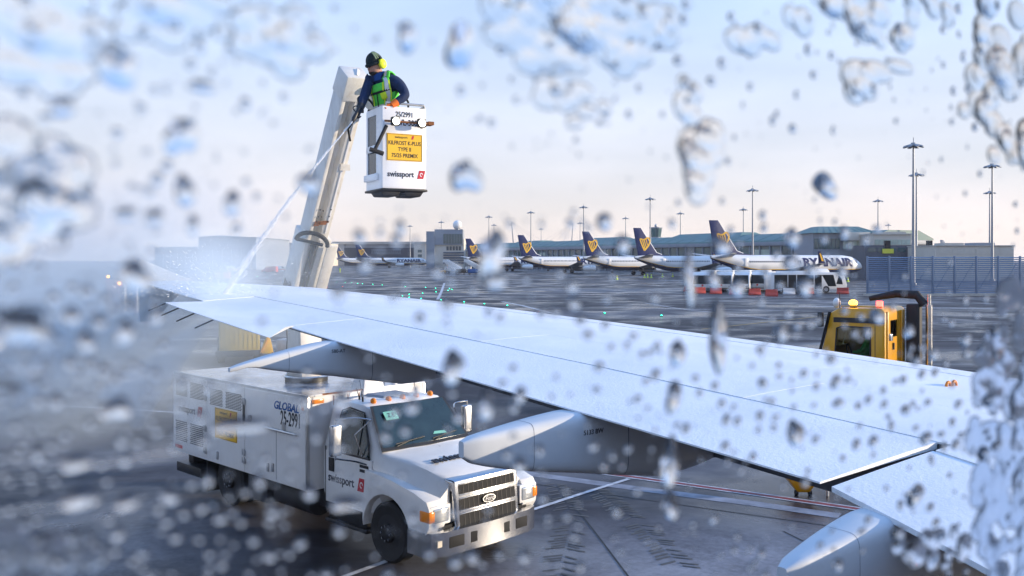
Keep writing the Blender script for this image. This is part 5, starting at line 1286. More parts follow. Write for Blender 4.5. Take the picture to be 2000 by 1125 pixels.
# ------------------------------------------------------------------ floodlight masts
def light_mast():
    r = empty('floodlight_mast', (0, 0, 0))
    part('pole', B().tube([(0, 0, 0), (0, 0, 12), (0, 0, 24.6)], [.34, .24, .15], 12), M_mast, r)
    part('base_collar', B().cyl((0, 0, 0), (0, 0, .5), .55, 12), M_mast, r)
    hd_ = part('lamp_ring', B().cyl((0, 0, 24.2), (0, 0, 24.7), .55, 12, .4).cyl((0, 0, 24.7), (0, 0, 25.6), .06, 6), M_mast, r)
    for k in range(8):
        a = 2 * math.pi * k / 8; c, s_ = math.cos(a), math.sin(a)
        q = lambda rr, t, z: (rr * c - t * s_, rr * s_ + t * c, z)
        part('floodlight', B().hexa([q(.6, -.3, 24.1), q(1.75, -.34, 23.85), q(1.75, .34, 23.85), q(.6, .3, 24.1), q(.6, -.2, 24.45), q(1.6, -.26, 24.15), q(1.6, .26, 24.15), q(.6, .2, 24.45)]), M_mast, hd_, bevel=.03)
    return r
LM = light_mast()
masts = [(1784, 270, 'tallest floodlight mast, standing over the louvred fence'), (1790, 330, 'floodlight mast just behind the tallest one'), (1938, 312, 'floodlight mast rising over the cream building near the drops'),
         (1933, 367, 'shorter floodlight mast close behind the mast over the cream building'), (1470, 362, 'floodlight mast behind the nearest navy tail'), (1270, 380, 'floodlight mast standing in front of the control tower'),
         (1715, 384, 'floodlight mast behind the green pavilion roof'), (1735, 434, 'small far floodlight mast over the terminal annex'), (1452, 402, 'floodlight mast just left of the one behind the nearest navy tail'),
         (1329, 410, 'floodlight mast between the two largest navy tails'), (1222, 420, 'floodlight mast just left of the second largest navy tail'), (1140, 397, 'floodlight mast right behind the middle navy tail'),
         (1133, 430, 'short floodlight mast left of the middle navy tail'), (1037, 408, 'floodlight mast rising between second and middle navy tails'), (1057, 442, 'short floodlight mast halfway between second and middle navy tails'),
         (955, 417, 'floodlight mast between the two furthest terminal tails'), (965, 434, 'short floodlight mast between the two furthest terminal tails'), (801, 436, 'floodlight mast before the dark hangar door'), (862, 428, 'floodlight mast in front of the control block')]
for i, (u, v, lab) in enumerate(masts):
    o = LM if i == 0 else copy_tree(LM)
    D = 20.8 * FPX / (HY - v - 2); o.location = ((u - 1000) * D / FPX, D, 0); o.rotation_euler = (0, 0, 0.3 * i); tag(o, lab, 'floodlight mast', 'apron floodlight masts')

# ------------------------------------------------------------------ louvred blast fence
D = 114; x0, x1 = (1694 - 1000) * D / FPX, (2120 - 1000) * D / FPX
fe = empty('blast_fence', (x0, D, 0), 0, 'tall blue grey louvred fence with steel posts at the apron edge', 'fence')
FW = x1 - x0; FH = zy(500, D)
nb = 10
for k in range(nb + 1): part('post', B().box(FW * k / nb - .10, FW * k / nb + .10, -.12, .12, 0, FH), M_fence, fe, bevel=.02)
for j in range(19):
    z = 0.35 + (FH - 0.5) * j / 18.5
    part('slat', B().add([(0, -.10, z), (FW, -.10, z), (FW, .06, z + .10), (0, .06, z + .10), (0, -.10, z + .03), (FW, -.10, z + .03), (FW, .06, z + .13), (0, .06, z + .13)], [(0,3,2,1),(4,5,6,7),(0,1,5,4),(1,2,6,5),(2,3,7,6),(3,0,4,7)]), M_fence, fe, smooth=0)
for k in range(nb):
    part('stay', B().bar((FW * k / nb + .3, .8, .1), (FW * (k + 1) / nb - .3, .3, FH * .8), .06, .06), M_fence, fe, smooth=0)
part('kerb_foot', B().box(-.3, FW, -.5, .5, 0, .3), M_conc, fe)

# ------------------------------------------------------------------ apron buses and barriers
M_busg = mat('dark_bus_glass', (0.012, 0.016, 0.02), 0.3, var=0.3, spec=0.25)
def bus():
    r = empty('apron_bus', (0, 0, 0)); Lb, w, h = 10.5, 1.45, 2.75
    bd = part('body', B().prism([(0, .35), (Lb - .9, .35), (Lb - .1, .55), (Lb, 1.05), (Lb - .35, 2.3), (Lb - .9, 2.75), (0.3, 2.75), (0, 2.5)], 'y', -w, w), M_planew, r, 30, bevel=.06)
    part('roof_unit', B().box(1.5, 6.5, -1.0, 1.0, 2.74, 2.95), M_planew, bd, bevel=.05)
    ws_ = part('windscreen', B().add([(Lb + .01, -1.3, 1.12), (Lb + .01, 1.3, 1.12), (Lb - .33, 1.25, 2.32), (Lb - .33, -1.25, 2.32), (Lb - .1, -1.3, 1.12), (Lb - .1, 1.3, 1.12), (Lb - .5, 1.25, 2.32), (Lb - .5, -1.25, 2.32)], [(0,1,2,3),(4,7,6,5),(0,4,5,1),(1,5,6,2),(2,6,7,3),(3,7,4,0)]), M_busg, r, 20)
    for s in (-1, 1):
        for a, c in ((0.5, 2.3), (2.4, 3.5), (6.0, 7.0)):
            part('door_glass', B().box(a, c, s * w - .01, s * w + .015, .5, 2.45), M_busg, r)
        part('side_window', B().prism([(3.6, 1.1), (5.9, 1.1), (5.9, 2.45), (3.6, 2.45)], 'y', s * w - .01, s * w + .015), M_busg, r)
        part('side_window', B().prism([(7.0, 2.45), (7.9, .9), (9.0, .9), (8.6, 2.45)], 'y', s * w - .01, s * w + .015), M_busg, r)
        part('cab_window', B().prism([(9.0, 1.2), (9.9, 1.15), (9.75, 1.9), (9.35, 2.35)], 'y', s * w - .01, s * w + .015), M_busg, r)
        for x in (2.0, 7.6):
            wl__ = part('wheel', B().cyl((x, s * (w - .3), .47), (x, s * (w + .02), .47), .47, 16), M_black, r)
            part('rim', B().cyl((x, s * (w + .02), .47), (x, s * (w + .03), .47), .26, 12), M_steel, wl__)
        part('headlamp', B().box(Lb - .2, Lb - .02, s * 1.05 - .15, s * 1.05 + .15, .65, .85), M_headl, r, bevel=.03)
    part('emblem', B().cyl((Lb - .03, 0, .95), (Lb + .02, 0, .95), .14, 12), M_red, r)
    return r
BU = bus()
buses = [(1372, 127, -112, 'white apron bus at the end of the row, front towards the wing'), (1409, 128, -112, 'white apron bus second in the row from the left end'), (1443, 129, -112, 'white apron bus in the middle of the row, dark windscreen'),
         (1479, 130, -112, 'white apron bus fourth in the row, next to the side-on bus'), (1646, 126, 3, 'white apron bus standing side-on with slanted window panels')]
for i, (u, D, hd_, lab) in enumerate(buses):
    o = BU if i == 0 else copy_tree(BU)
    h_ = Vector((math.cos(R(hd_)), math.sin(R(hd_)), 0)); fx = Vector(((u - 1000) * D / FPX, D, 0))
    o.location = fx - h_ * 10.5; o.rotation_euler = (0, 0, R(hd_)); tag(o, lab, 'bus', 'apron buses parked in a row')
def barrier(m):
    r = empty('traffic_barrier', (0, 0, 0))
    part('body', B().prism([(-.28, 0), (.28, 0), (.28, .16), (.12, .42), (.09, .82), (-.09, .82), (-.12, .42), (-.28, .16)], 'x', -.75, .75), m, r, 20, bevel=.03)
    part('cap', B().cyl((.3, 0, .80), (.3, 0, .86), .07, 8), M_blackp, r)
    return r
bars = [(1344, 569, 0, 40), (1367, 573, 0, 10), (1398, 574, 0, 5), (1436, 575, 0, 5), (1474, 576, 0, 4), (1507, 578, 0, 2), (1541, 575, 1, 3), (1578, 574, 0, 5), (1646, 574, 0, 0)]
ordn = ['leftmost', 'second', 'third', 'fourth', 'fifth', 'sixth']
blab = ['red plastic barrier leftmost in the line before the buses', 'red plastic barrier second from the left before the buses', 'red plastic barrier third from the left before the buses', 'red plastic barrier fourth from the left, before the bus fronts',
        'red plastic barrier fifth from the left, before the bus fronts', 'widest looking red plastic barrier below the side-on bus tail', 'white plastic barrier beside the side-on bus wheel', 'red plastic barrier just right of the white one', 'red plastic barrier below the side-on bus cab']
BR, BW_ = barrier(M_barr), barrier(M_barw); first = True
for (u, v, k, a), lab in zip(bars, blab):
    o = BW_ if k else (BR if first else copy_tree(BR))
    if not k: first = False
    p = gp(u, v); o.location = (p.x, p.y, 0); o.rotation_euler = (0, 0, R(a)); tag(o, lab, 'barrier', 'plastic barriers in front of the buses')
# traffic cones by the second aircraft
for u, v, lab in ((1205, 547, 'yellow cone standing alone behind the middle airliner, leftmost of the cones'), (1259, 543, 'yellow cone left of three close together under the second largest tail'), (1265, 543, 'yellow cone in the middle of three close together under the second largest tail'),
                  (1272, 543, 'yellow cone right of three close together under the second largest tail'), (1294, 542, 'yellow cone just right of the three that stand close together'), (1314, 541, 'yellow cone nearest the largest tail, left of the buses'), (1656, 551, 'yellow cone by the nose of the nearest airliner')):
    p = gp(u, v); c = empty('traffic_cone', (p.x, p.y, 0), 0, lab, 'cone', 'cones behind the airliners')
    part('cone', B().cyl((0, 0, .05), (0, 0, 1.0), .28, 10, .06), M_vesty, c); part('foot', B().box(-.3, .3, -.3, .3, 0, .06), M_barw, c); part('band', B().cyl((0, 0, .45), (0, 0, .65), .19, 10, .15), M_barw, c)

# ------------------------------------------------------------------ ground vehicles
def wheels(root, xs, w, r=.4):
    for x in xs:
        for s in (-1, 1):
            q = part('wheel', B().cyl((x, s * (w - .25), r), (x, s * w, r), r, 14), M_black, root); part('rim', B().cyl((x, s * w, r), (x, s * (w + .02), r), r * .55, 10), M_steel, q)
def stairs_truck(loc, rz, label):
    e = empty('boarding_stairs', loc, rz, label, 'stairs', 'boarding stairs by the terminal')
    part('chassis', B().box(-3, 3, -1.0, 1.0, .5, .8), M_dark, e); wheels(e, (-2.1, 2.1), 1.05, .42)
    part('flight', B().prism([(-3, .8), (-2.2, .8), (2.6, 3.3), (2.6, 3.7), (2.2, 3.7), (-3, 1.1)], 'y', -.85, .85), M_planew, e)
    for s in (-1, 1): part('side_panel', B().prism([(-3, 1.0), (2.6, 3.6), (3.2, 3.6), (3.2, 4.6), (2.4, 4.6), (-3, 2.0)], 'y', s * .95 - .05, s * .95 + .05), M_planew, e)
    part('platform', B().box(2.2, 3.3, -.95, .95, 3.3, 3.45), M_steel, e); part('prop', B().bar((1.8, -.7, .8), (2.4, -.7, 3.3), .12, .12).bar((1.8, .7, .8), (2.4, .7, 3.3), .12, .12), M_steel, e)
    part('cab', B().prism([(1.2, .5), (3.4, .5), (3.4, 1.4), (3.0, 2.1), (1.2, 2.1)], 'y', -1.0, -.1), M_planew, e, bevel=.05); part('cab_glass', B().box(1.5, 2.9, -1.02, -.98, 1.35, 1.95), M_glassd, e)
    part('badge', B().cyl((0.2, -1.03, 2.6), (0.2, -.98, 2.6), .16, 10), M_red, e)
p = gp(884, 534); stairs_truck((p.x, p.y, 0), R(150), 'white boarding stairs truck below the control block')
p = gp(925, 532.5); stairs_truck((p.x, p.y, 0), R(160), 'white boarding stairs truck under the furthest terminal tail')
for u, v, m, lab in ((900, 536, M_dark, 'dark baggage dolly left of the blue one'), (924, 536.5, M_blueink, 'blue baggage dolly beneath the furthest tail')):
    p = gp(u, v); e = empty('baggage_dolly', (p.x, p.y, 0), R(5), lab, 'dolly', 'baggage dollies'); wheels(e, (-1, 1), .8, .25)
    part('deck', B().box(-1.6, 1.6, -.8, .8, .45, .6), M_dark, e); part('load_box', B().box(-1.5, 1.5, -.75, .75, .6, 1.7), m, e, bevel=.05); part('drawbar', B().bar((1.6, 0, .5), (2.6, 0, .35), .1, .1), M_dark, e)
p = gp(861, 534); e = empty('baggage_tug', (p.x, p.y, 0), R(180), 'yellow tug parked under the lettered airliner nose', 'tug'); wheels(e, (-.9, .9), .75, .38)
part('body', B().prism([(-1.6, .3), (1.6, .3), (1.6, 1.0), (.5, 1.1), (.4, .95), (-1.6, 1.0)], 'y', -.75, .75), M_yel, e, bevel=.05); part('canopy', B().box(-1.0, .4, -.7, .7, 1.85, 1.95).box(-.95, -.88, -.65, -.58, 1.0, 1.85).box(.3, .37, -.65, -.58, 1.0, 1.85).box(.3, .37, .58, .65, 1.0, 1.85), M_dark, e)
def van(u, v, hd_, m, label, k=1.0):
    p = gp(u, v); e = empty('service_van', (p.x, p.y, 0), R(hd_), label, 'van', 'vans by the hangars')
    part('body', B().prism([(-2.6, .3), (2.5, .3), (2.6, 1.0), (1.7, 1.25), (1.1, 2.1), (-2.6, 2.2)], 'y', -.95, .95), m, e, bevel=.07)
    part('side_glass', B().prism([(.5, 1.3), (1.5, 1.3), (1.0, 2.0), (.5, 2.0)], 'y', -.97, -.94), M_glassd, e); part('windscreen', B().add([(1.72, -.85, 1.3), (1.72, .85, 1.3), (1.16, .8, 2.05), (1.16, -.8, 2.05)], [(0,1,2,3)]), M_glassd, e)
    part('stripe', B().box(-2.5, 2.3, -.965, -.945, .8, 1.05), M_barr, e); wheels(e, (-1.6, 1.6), .97, .36)
van(549, 531, 0, M_planew, 'white van parked before the cream hangar')
van(456, 531, 20, M_planew, 'white van with bright side near the green tailed airliner')
van(527, 533, 170, M_barr, 'red and white van before the cream hangar door')
p = gp(434, 546); e = empty('cargo_container', (p.x, p.y, 0), R(8), 'orange cargo container standing on the apron in the mist', 'container')
part('box', B().box(-1.7, 1.7, -.9, .9, .2, 1.75), M_orange, e, bevel=.03); part('door', B().box(-.25, .25, -.93, -.89, .25, 1.6), M_greyclad, e); part('base', B().box(-1.75, 1.75, -.95, .95, 0, .2), M_dark, e)
p = gp(34, 531); e = empty('striped_marker_board', (p.x, p.y, 0), 0, 'red and white striped marker board far out on the apron', 'marker')
for k in range(3): part('panel', B().box(-2.6 + k * 1.75, -.87 + k * 1.75, 0, .3, .8, 3.3), (M_barw, M_barr, M_barw)[k], e)
part('stand', B().box(-2.2, -2.0, 0, .2, 0, .8).box(2.0, 2.2, 0, .2, 0, .8), M_steel, e)
# person walking by the far airliner
def small_person(loc, label, m_top, m_leg, seated=False):
    e = empty('person', loc, 0, label, 'person')
    if not seated:
        V = [(0,0,.95),(0,0,1.2),(0,0,1.42),(0,0,1.54),(0,0,1.68),(.2,0,1.4),(.26,-.05,1.12),(.24,-.15,.9),(-.2,0,1.4),(-.26,.05,1.12),(-.24,-.05,.88),(.1,0,.9),(.13,-.1,.5),(.13,-.02,.06),(-.1,0,.9),(-.12,.08,.5),(-.12,.2,.08)]
        E2 = [(0,1),(1,2),(2,3),(3,4),(2,5),(5,6),(6,7),(2,8),(8,9),(9,10),(0,11),(11,12),(12,13),(0,14),(14,15),(15,16)]
        Rr = [.15,.16,.15,.06,.11,.09,.06,.04,.09,.06,.04,.1,.07,.05,.1,.07,.05]
    else:
        V = [(0,0,0),(0,0,.25),(0,0,.48),(0,0,.60),(0,0,.74),(.22,0,.46),(.27,-.15,.22),(.2,-.4,.22),(-.22,0,.46),(-.27,-.15,.22),(-.2,-.4,.22),(.12,-.2,0),(.14,-.5,-.02),(-.12,-.2,0),(-.14,-.5,-.02)]
        E2 = [(0,1),(1,2),(2,3),(3,4),(2,5),(5,6),(6,7),(2,8),(8,9),(9,10),(0,11),(11,12),(0,13),(13,14)]
        Rr = [.17,.17,.15,.06,.11,.09,.06,.04,.09,.06,.04,.1,.08,.1,.08]
    zt_, zl = (1.56, .95) if not seated else (.62, .0)
    body_object('body', skin_mesh('body', V, E2, Rr, sub=1), e, [m_top, m_leg, M_skin], lambda c: 2 if c.z > zt_ else (1 if c.z < zl else 0))
    part('hair', B().ball((0, .02, V[4][2] + .05), .115, .12, .10, 10, 6, z0=-.1), M_beanie, e)
    return e
p = gp(664, 533); small_person((p.x, p.y, 0), 'worker in yellow hi-vis walking before the far airliner tails', M_vesty, M_vesty)

# ------------------------------------------------------------------ yellow truck beyond the wing
ya = math.atan2(0.6, -0.8)
Dy = 27.0; rc = at(1729, 507, Dy); 
yt = empty('yellow_truck', Vector((rc.x, rc.y, 0)), ya, 'yellow truck cab with amber beacon and black stack beyond the wing', 'truck')
# local: x forward; y=0 is the near side (left side of the truck), body extends to y=-2.3 ; rear wall of the cab at x=0
ztop = zy(606, Dy)
cb_ = part('cab', B().prism([(0, .9), (1.55, .9), (1.9, 1.0), (1.86, 1.75), (1.6, ztop - .12), (1.35, ztop + .02), (0.1, ztop + .04), (0, ztop - .06)], 'y', -2.25, 0), M_yel, yt, 25, bevel=.06)
zw0, zw1 = zy(700, Dy), zy(641, Dy)
def cut_out(o, cutters):
    for cb2 in cutters:
        k = part('cutter', cb2, M_dark, smooth=0); k.parent = o.parent
        md = o.modifiers.new('cut', 'BOOLEAN'); md.operation = 'DIFFERENCE'; md.object = k; md.solver = 'EXACT'
        dg = bpy.context.evaluated_depsgraph_get(); dg.update(); me = bpy.data.meshes.new_from_object(o.evaluated_get(dg)); o.modifiers.clear(); o.data = me
        bpy.data.objects.remove(k)
winp = [(.42, zw0 - .1), (1.45, zw0 - .1), (1.40, zw1 - .05), (1.25, zw1), (.42, zw1)]
cut_out(cb_, [B().prism([(.1, 1.0), (1.62, 1.0), (1.72, 1.7), (1.45, ztop - .2), (.1, ztop - .2)], 'y', -2.15, -.08), B().prism(winp, 'y', -.3, .3),
              B().box(-.3, .3, -1.35, -.55, zy(662, Dy), zy(628, Dy)), B().hexa([(1.5, -2.1, 1.8), (2.2, -2.1, 1.8), (2.2, -.12, 1.8), (1.5, -.12, 1.8), (1.4, -2.05, ztop - .22), (2.0, -2.05, ztop - .22), (2.0, -.15, ztop - .22), (1.4, -.15, ztop - .22)])])
M_cabglass = glass_pane = bpy.data.materials.new('tinted_cab_glass'); glass_pane.use_nodes = True
_n, _l = glass_pane.node_tree.nodes, glass_pane.node_tree.links; _n.remove(_n['Principled BSDF'])
_t = _n.new('ShaderNodeBsdfTransparent'); _t.inputs['Color'].default_value = (0.55, 0.66, 0.66, 1); _g = _n.new('ShaderNodeBsdfGlossy'); _g.inputs['Roughness'].default_value = 0.04
_f = _n.new('ShaderNodeFresnel'); _f.inputs['IOR'].default_value = 1.5; _m = _n.new('ShaderNodeMixShader')
_l.new(_f.outputs[0], _m.inputs[0]); _l.new(_t.outputs[0], _m.inputs[1]); _l.new(_g.outputs[0], _m.inputs[2]); _l.new(_m.outputs[0], _n['Material Output'].inputs['Surface'])
part('side_window', B().prism(winp, 'y', -.03, -.02), M_cabglass, cb_, 20)
part('seat', B().box(.25, .75, -.75, -.2, 1.0, 1.35).box(.2, .36, -.75, -.2, 1.3, 2.1), M_dark, cb_, bevel=.05)
part('steering_wheel', B().tube([(1.18 + .06 * math.sin(t), -.47 + .2 * math.cos(t), 1.72 + .2 * math.sin(t)) for t in [q * math.pi / 8 for q in range(17)]], .018, 6), M_dark, cb_)
part('window_frame', B().tube([(.42, .016, zw0 - .1), (.42, .016, zw1), (1.25, .016, zw1), (1.40, .016, zw1 - .05), (1.46, .016, zw0 - .1)], .025, 6), M_blackp, cb_)
part('roof_stripe', B().box(0.02, 1.5, .0, .012, zw1 + .12, zw1 + .27), M_blackp, cb_)
part('door_seam', B().box(.28, .295, .0, .006, 1.0, zw1 + .1), M_ink, cb_)
part('windscreen', B().add([(1.87, -2.12, 1.78), (1.87, -.1, 1.78), (1.60, -.13, ztop - .2), (1.60, -2.08, ztop - .2)], [(0,1,2,3)]), M_cabglass, cb_)
part('screen_pillar', B().bar((1.92, -.02, 1.7), (1.62, -.02, ztop - .1), .10, .06), M_slot, cb_)
part('rear_window', B().box(.02, .03, -1.36, -.54, zy(662, Dy) - .01, zy(628, Dy) + .01), M_cabglass, cb_)
for y in (-.18, -1.75, -2.0): part('rear_rib', B().box(-.05, .01, y - .06, y + .06, 1.0, ztop - .05), M_yel, cb_, bevel=.02)
part('rear_handle', B().box(-.05, -.01, -.85, -.78, zy(680, Dy) - .1, zy(680, Dy) + .1), M_blackp, cb_)
part('rear_lamp', B().box(-.12, -.01, -.40, -.22, zy(667, Dy), zy(653, Dy)), M_headl, cb_, bevel=.02)
part('roof_rail', B().tube([(.1, -.1, ztop), (.1, -.1, ztop + .08), (1.3, -.1, ztop + .08), (1.3, -.1, ztop)], .02, 6), M_yel, cb_)
bq = part('beacon', B().cyl((1.05, -.45, ztop), (1.05, -.45, ztop + .12), .12, 14, .10), M_blackp, yt)
part('beacon_lens', B().ball((1.05, -.45, ztop + .17), .13, .13, .10, 14, 8), M_amberlit, bq)
part('horn', B().ball((1.5, -.3, ztop + .16), .12, .12, .16, 10, 7), M_planew, yt); part('red_lamp', B().cyl((.4, -.9, ztop), (.4, -.9, ztop + .22), .10, 12), M_red_em, yt)
part('mirror', B().box(1.75, 1.9, .1, .3, ztop - .55, ztop - .1), M_blackp, yt, bevel=.03); part('aerial', B().cyl((1.35, -.1, ztop - .5), (1.35, -.1, ztop + .5), .012, 5).ball((1.35, -.08, ztop - .5), .07), M_blackp, yt)
part('intake_stack', B().box(-.5, -.14, -2.3, -1.75, .8, ztop + .12), M_black, yt, bevel=.05); part('intake_hood', B().tube([(1.0, -2.0, ztop + .25), (.2, -2.0, ztop + .42), (-.4, -2.0, ztop + .40), (-.62, -2.0, ztop + .1)], [.08, .12, .14, .13], 10), M_black, yt)
part('exhaust_pipe', B().cyl((-.75, -2.0, .8), (-.75, -2.0, ztop + .42), .06, 10).cyl((-.75, -2.0, 1.2), (-.75, -2.0, ztop + .1), .10, 10), M_chrome, yt)
part('chassis', B().box(-5, 1.8, -1.8, -.5, .5, .9), M_dark, yt); part('deck', B().box(-5, -1.0, -2.25, 0, .9, 1.05), M_dark, yt, bevel=.03)
wheels(yt, (), 1)
for x in (1.1, -2.8, -4.0):
    for y in (-2.2, -.05): q = part('wheel', B().cyl((x, y - .15, .5), (x, y + .15, .5), .5, 18), M_black, yt); part('rim', B().cyl((x, y - .16, .5), (x, y + .16, .5), .28, 12), M_steel, q)
q = yt.matrix_basis @ Vector((.62, -.47, 1.50)); pp = small_person(q, 'driver in green hi-vis sitting behind the yellow truck cab window', M_vest, M_jacket, True); pp.rotation_euler = (0, 0, ya - R(90) + R(180) )

# yellow service truck half hidden below the aileron, and one in the mist
D = 40; p = gp(468, 709); e = empty('yellow_service_truck', (p.x, p.y, 0), R(18), 'olive yellow service truck half hidden below the aileron', 'truck')
bdy = part('body', B().box(-.85, .85, 0, 4.5, .45, 2.6), mat('olive_yellow_paint', (0.42, 0.32, 0.06), 0.5, var=0.12, dirt=.3), e, bevel=.04)
for k in range(9): part('rib', B().box(-.78 + k * .19, -.765 + k * .19, -.012, .01, .6, 2.5), mat('olive_yellow_paint', (0.42, 0.32, 0.06)), bdy)
part('lamp', B().box(.75, .9, -.05, 0, 1.5, 1.62), M_amberlit, bdy); part('bumper', B().box(-1, 1, -.2, 0, .3, .55), M_dark, e, bevel=.03)
for x in (-.75, .75): q = part('wheel', B().cyl((x - .15, .6, .42), (x + .15, .6, .42), .42, 16), M_black, e)
part('wheel', B().cyl((-.9, 3.6, .42), (-.6, 3.6, .42), .42, 16), M_black, e)
p = gp(521, 716); e = empty('hazard_trestle', (p.x, p.y, 0), R(10), 'orange triangular hazard trestle beside the olive yellow truck', 'trestle')
part('board', B().prism([(-.28, .55), (.28, .55), (.16, 1.15), (.04, 1.28), (-.10, 1.1)], 'y', -.03, .03), M_yellowsign, e, bevel=.01); part('brace', B().bar((-.24, -.05, .6), (.05, -.05, 1.2), .09, .03), M_yel, e); part('leg', B().box(-.26, -.2, -.03, .03, 0, .6), M_dark, e); part('leg', B().box(.2, .26, -.03, .03, 0, .6), M_dark, e)
p = gp(568, 712); e = empty('lighting_trolley', (p.x, p.y, 0), R(-10), 'grey equipment trolley with lit work lamp under the wing notch', 'trolley')
part('frame', B().box(-.5, .5, -.4, .4, .3, 1.1), M_steel, e, bevel=.03); part('post', B().cyl((.3, 0, 1.1), (.3, 0, 1.9), .04, 8), M_steel, e); part('lamp', B().box(.3, .75, -.12, .1, 1.35, 1.62), M_amberlit, e, bevel=.03); part('cable', B().tube([(.0, -.42, 1.5), (.05, -.45, 1.1), (.0, -.45, .6)], .04, 6), M_black, e)
for x in (-.35, .35): part('wheel', B().cyl((x - .06, -.3, .18), (x + .06, -.3, .18), .18, 12), M_black, e)
D = 68; p = gp(238, 626); e = empty('misty_truck', (p.x, p.y, 0), R(6), 'truck with two amber beacons standing in the spray mist', 'truck')
part('body', B().box(-1.2, 1.1, 0, 6, .5, 3.0), mat('dull_salmon_paint', (0.45, 0.22, 0.12), 0.5), e, bevel=.05); part('panel', B().box(-1.0, -.1, -.04, 0, .9, 2.6), M_orange, e); part('panel', B().box(.1, .95, -.04, 0, 1.0, 2.4), M_dark, e)
for x in (.28, 1.16): part('tube_lamp', B().cyl((x, -.12, .7), (x, -.12, 2.6), .07, 8), mat('lit_tube', (1.0, .85, .65), .4, emit=1.2), e)
for x, z in ((-.95, 3.25), (-.15, 2.75)): part('beacon', B().ball((x, -.1, z), .12), M_amberlit, e)
part('lamp_rack', B().box(-1.1, .9, .1, .4, 3.0, 3.15), M_dark, e)
for x in (-.9, .85): part('wheel', B().cyl((x - .16, .7, .5), (x + .16, .7, .5), .5, 16), M_black, e)
# yellow hopper cart under the flap gap
p = gp(1566, 966); e = empty('hopper_cart', (p.x, p.y, 0), 0, 'yellow hopper shaped cart under the gap between the flaps', 'cart')
part('hopper', B().hexa([(-.10, -.08, .06), (.12, -.08, .06), (.12, .1, .06), (-.10, .1, .06), (-.46, -.3, .52), (.40, -.3, .52), (.40, .35, .52), (-.46, .35, .52)]), M_yel, e, bevel=.015)
part('rim', B().box(-.48, .42, -.32, .37, .52, .60), M_yel, e, bevel=.01); part('post', B().cyl((.46, -.1, 0.0), (.46, -.1, 1.0), .03, 8), M_steel, e)
for x in (-.12, .14): part('castor', B().cyl((x - .03, -.05, .05), (x + .03, -.05, .05), .05, 10), M_black, e)

# ------------------------------------------------------------------ taxiway lights
tl_px = [(380 + x / 3.704, 480 + y / 3.704) for x, y in ((395,222),(455,226),(525,230),(865,255),(1030,267),(1090,270),(1137,272),(1180,275),(1358,287),(1215,278),(1290,282))]
tl_px += [(780 + x / 4.545, 400 + y / 4.545) for x, y in ((52,730),(233,738),(322,745),(445,748),(432,765),(467,755),(325,778),(207,790),(87,800),(28,815),(87,828),(193,838),(370,850),(575,868),(755,885),(958,900))]
tl_px += [(1181, 613), (1292, 618)]
def tlight(lens):
    r = empty('taxiway_light', (0, 0, 0)); part('base', B().cyl((0, 0, 0), (0, 0, .05), .13, 10), M_dark, r); part('lens', B().ball((0, 0, .06), .075, .075, .07, 10, 6, z0=0), lens, r); return r
TG, TR_ = tlight(M_green_em), tlight(M_red_em)
for i, (u, v) in enumerate(tl_px):
    o = TG if i == 0 else copy_tree(TG); p = gp(u, v); o.location = (p.x, p.y, 0.004); tag(o, 'small lit green taxiway light set in the dark apron', 'taxiway light', 'green taxiway lights')
for i, (u, v, lab) in enumerate(((638, 562, 'small lit red light on the apron just above the wing, near the boom foot'), (669, 561, 'small lit red light on the apron right of the other red one'))):
    o = TR_ if i == 0 else copy_tree(TR_); p = gp(u, v); o.location = (p.x, p.y, 0.004); tag(o, lab, 'taxiway light', 'red apron lights')

# ------------------------------------------------------------------ the cabin window we look through, wet with melt water
DELTA = 0.20                                   # distance from the eye to the pane
CAM = Vector((0, 0, EYE))
UPZ = Vector((0, 0, 1))
def pane_uv(u, v):                             # where a line of sight crosses the pane: (along the cabin wall, up)
    r = Vector(((u - 1000) / FPX, 1.0, -(v - HY) / FPX)); p = r * (DELTA / r.dot(OUT)); return p.dot(FWD), p.z
def pane_pt(a, b, h=0.0): return CAM + OUT * (DELTA + 0.0006 + h) + FWD * a + UPZ * b
PC = pane_uv(1000, 560); PO = pane_pt(PC[0], PC[1])
wp = empty('window_pane', PO, 0, 'clear cabin window pane speckled with melt water', 'window')
a0, b0 = pane_uv(-120, 1250); a1, b1 = pane_uv(2120, -140); b0 = min(b0, pane_uv(2120, 1250)[1]); b1 = max(b1, pane_uv(2120, -140)[1])
m = bpy.data.materials.new('clear_pane'); m.use_nodes = True; m.node_tree.nodes.remove(m.node_tree.nodes['Principled BSDF'])
tr = m.node_tree.nodes.new('ShaderNodeBsdfTransparent'); m.node_tree.links.new(tr.outputs[0], m.node_tree.nodes['Material Output'].inputs['Surface'])
pn = B().hexa([pane_pt(a0, b0, -.004) , pane_pt(a1, b0, -.004), pane_pt(a1, b0, -.0005), pane_pt(a0, b0, -.0005), pane_pt(a0, b1, -.004), pane_pt(a1, b1, -.004), pane_pt(a1, b1, -.0005), pane_pt(a0, b1, -.0005)])
pn.v = [p - PO for p in pn.v]; part('pane', pn, m, wp, smooth=0)

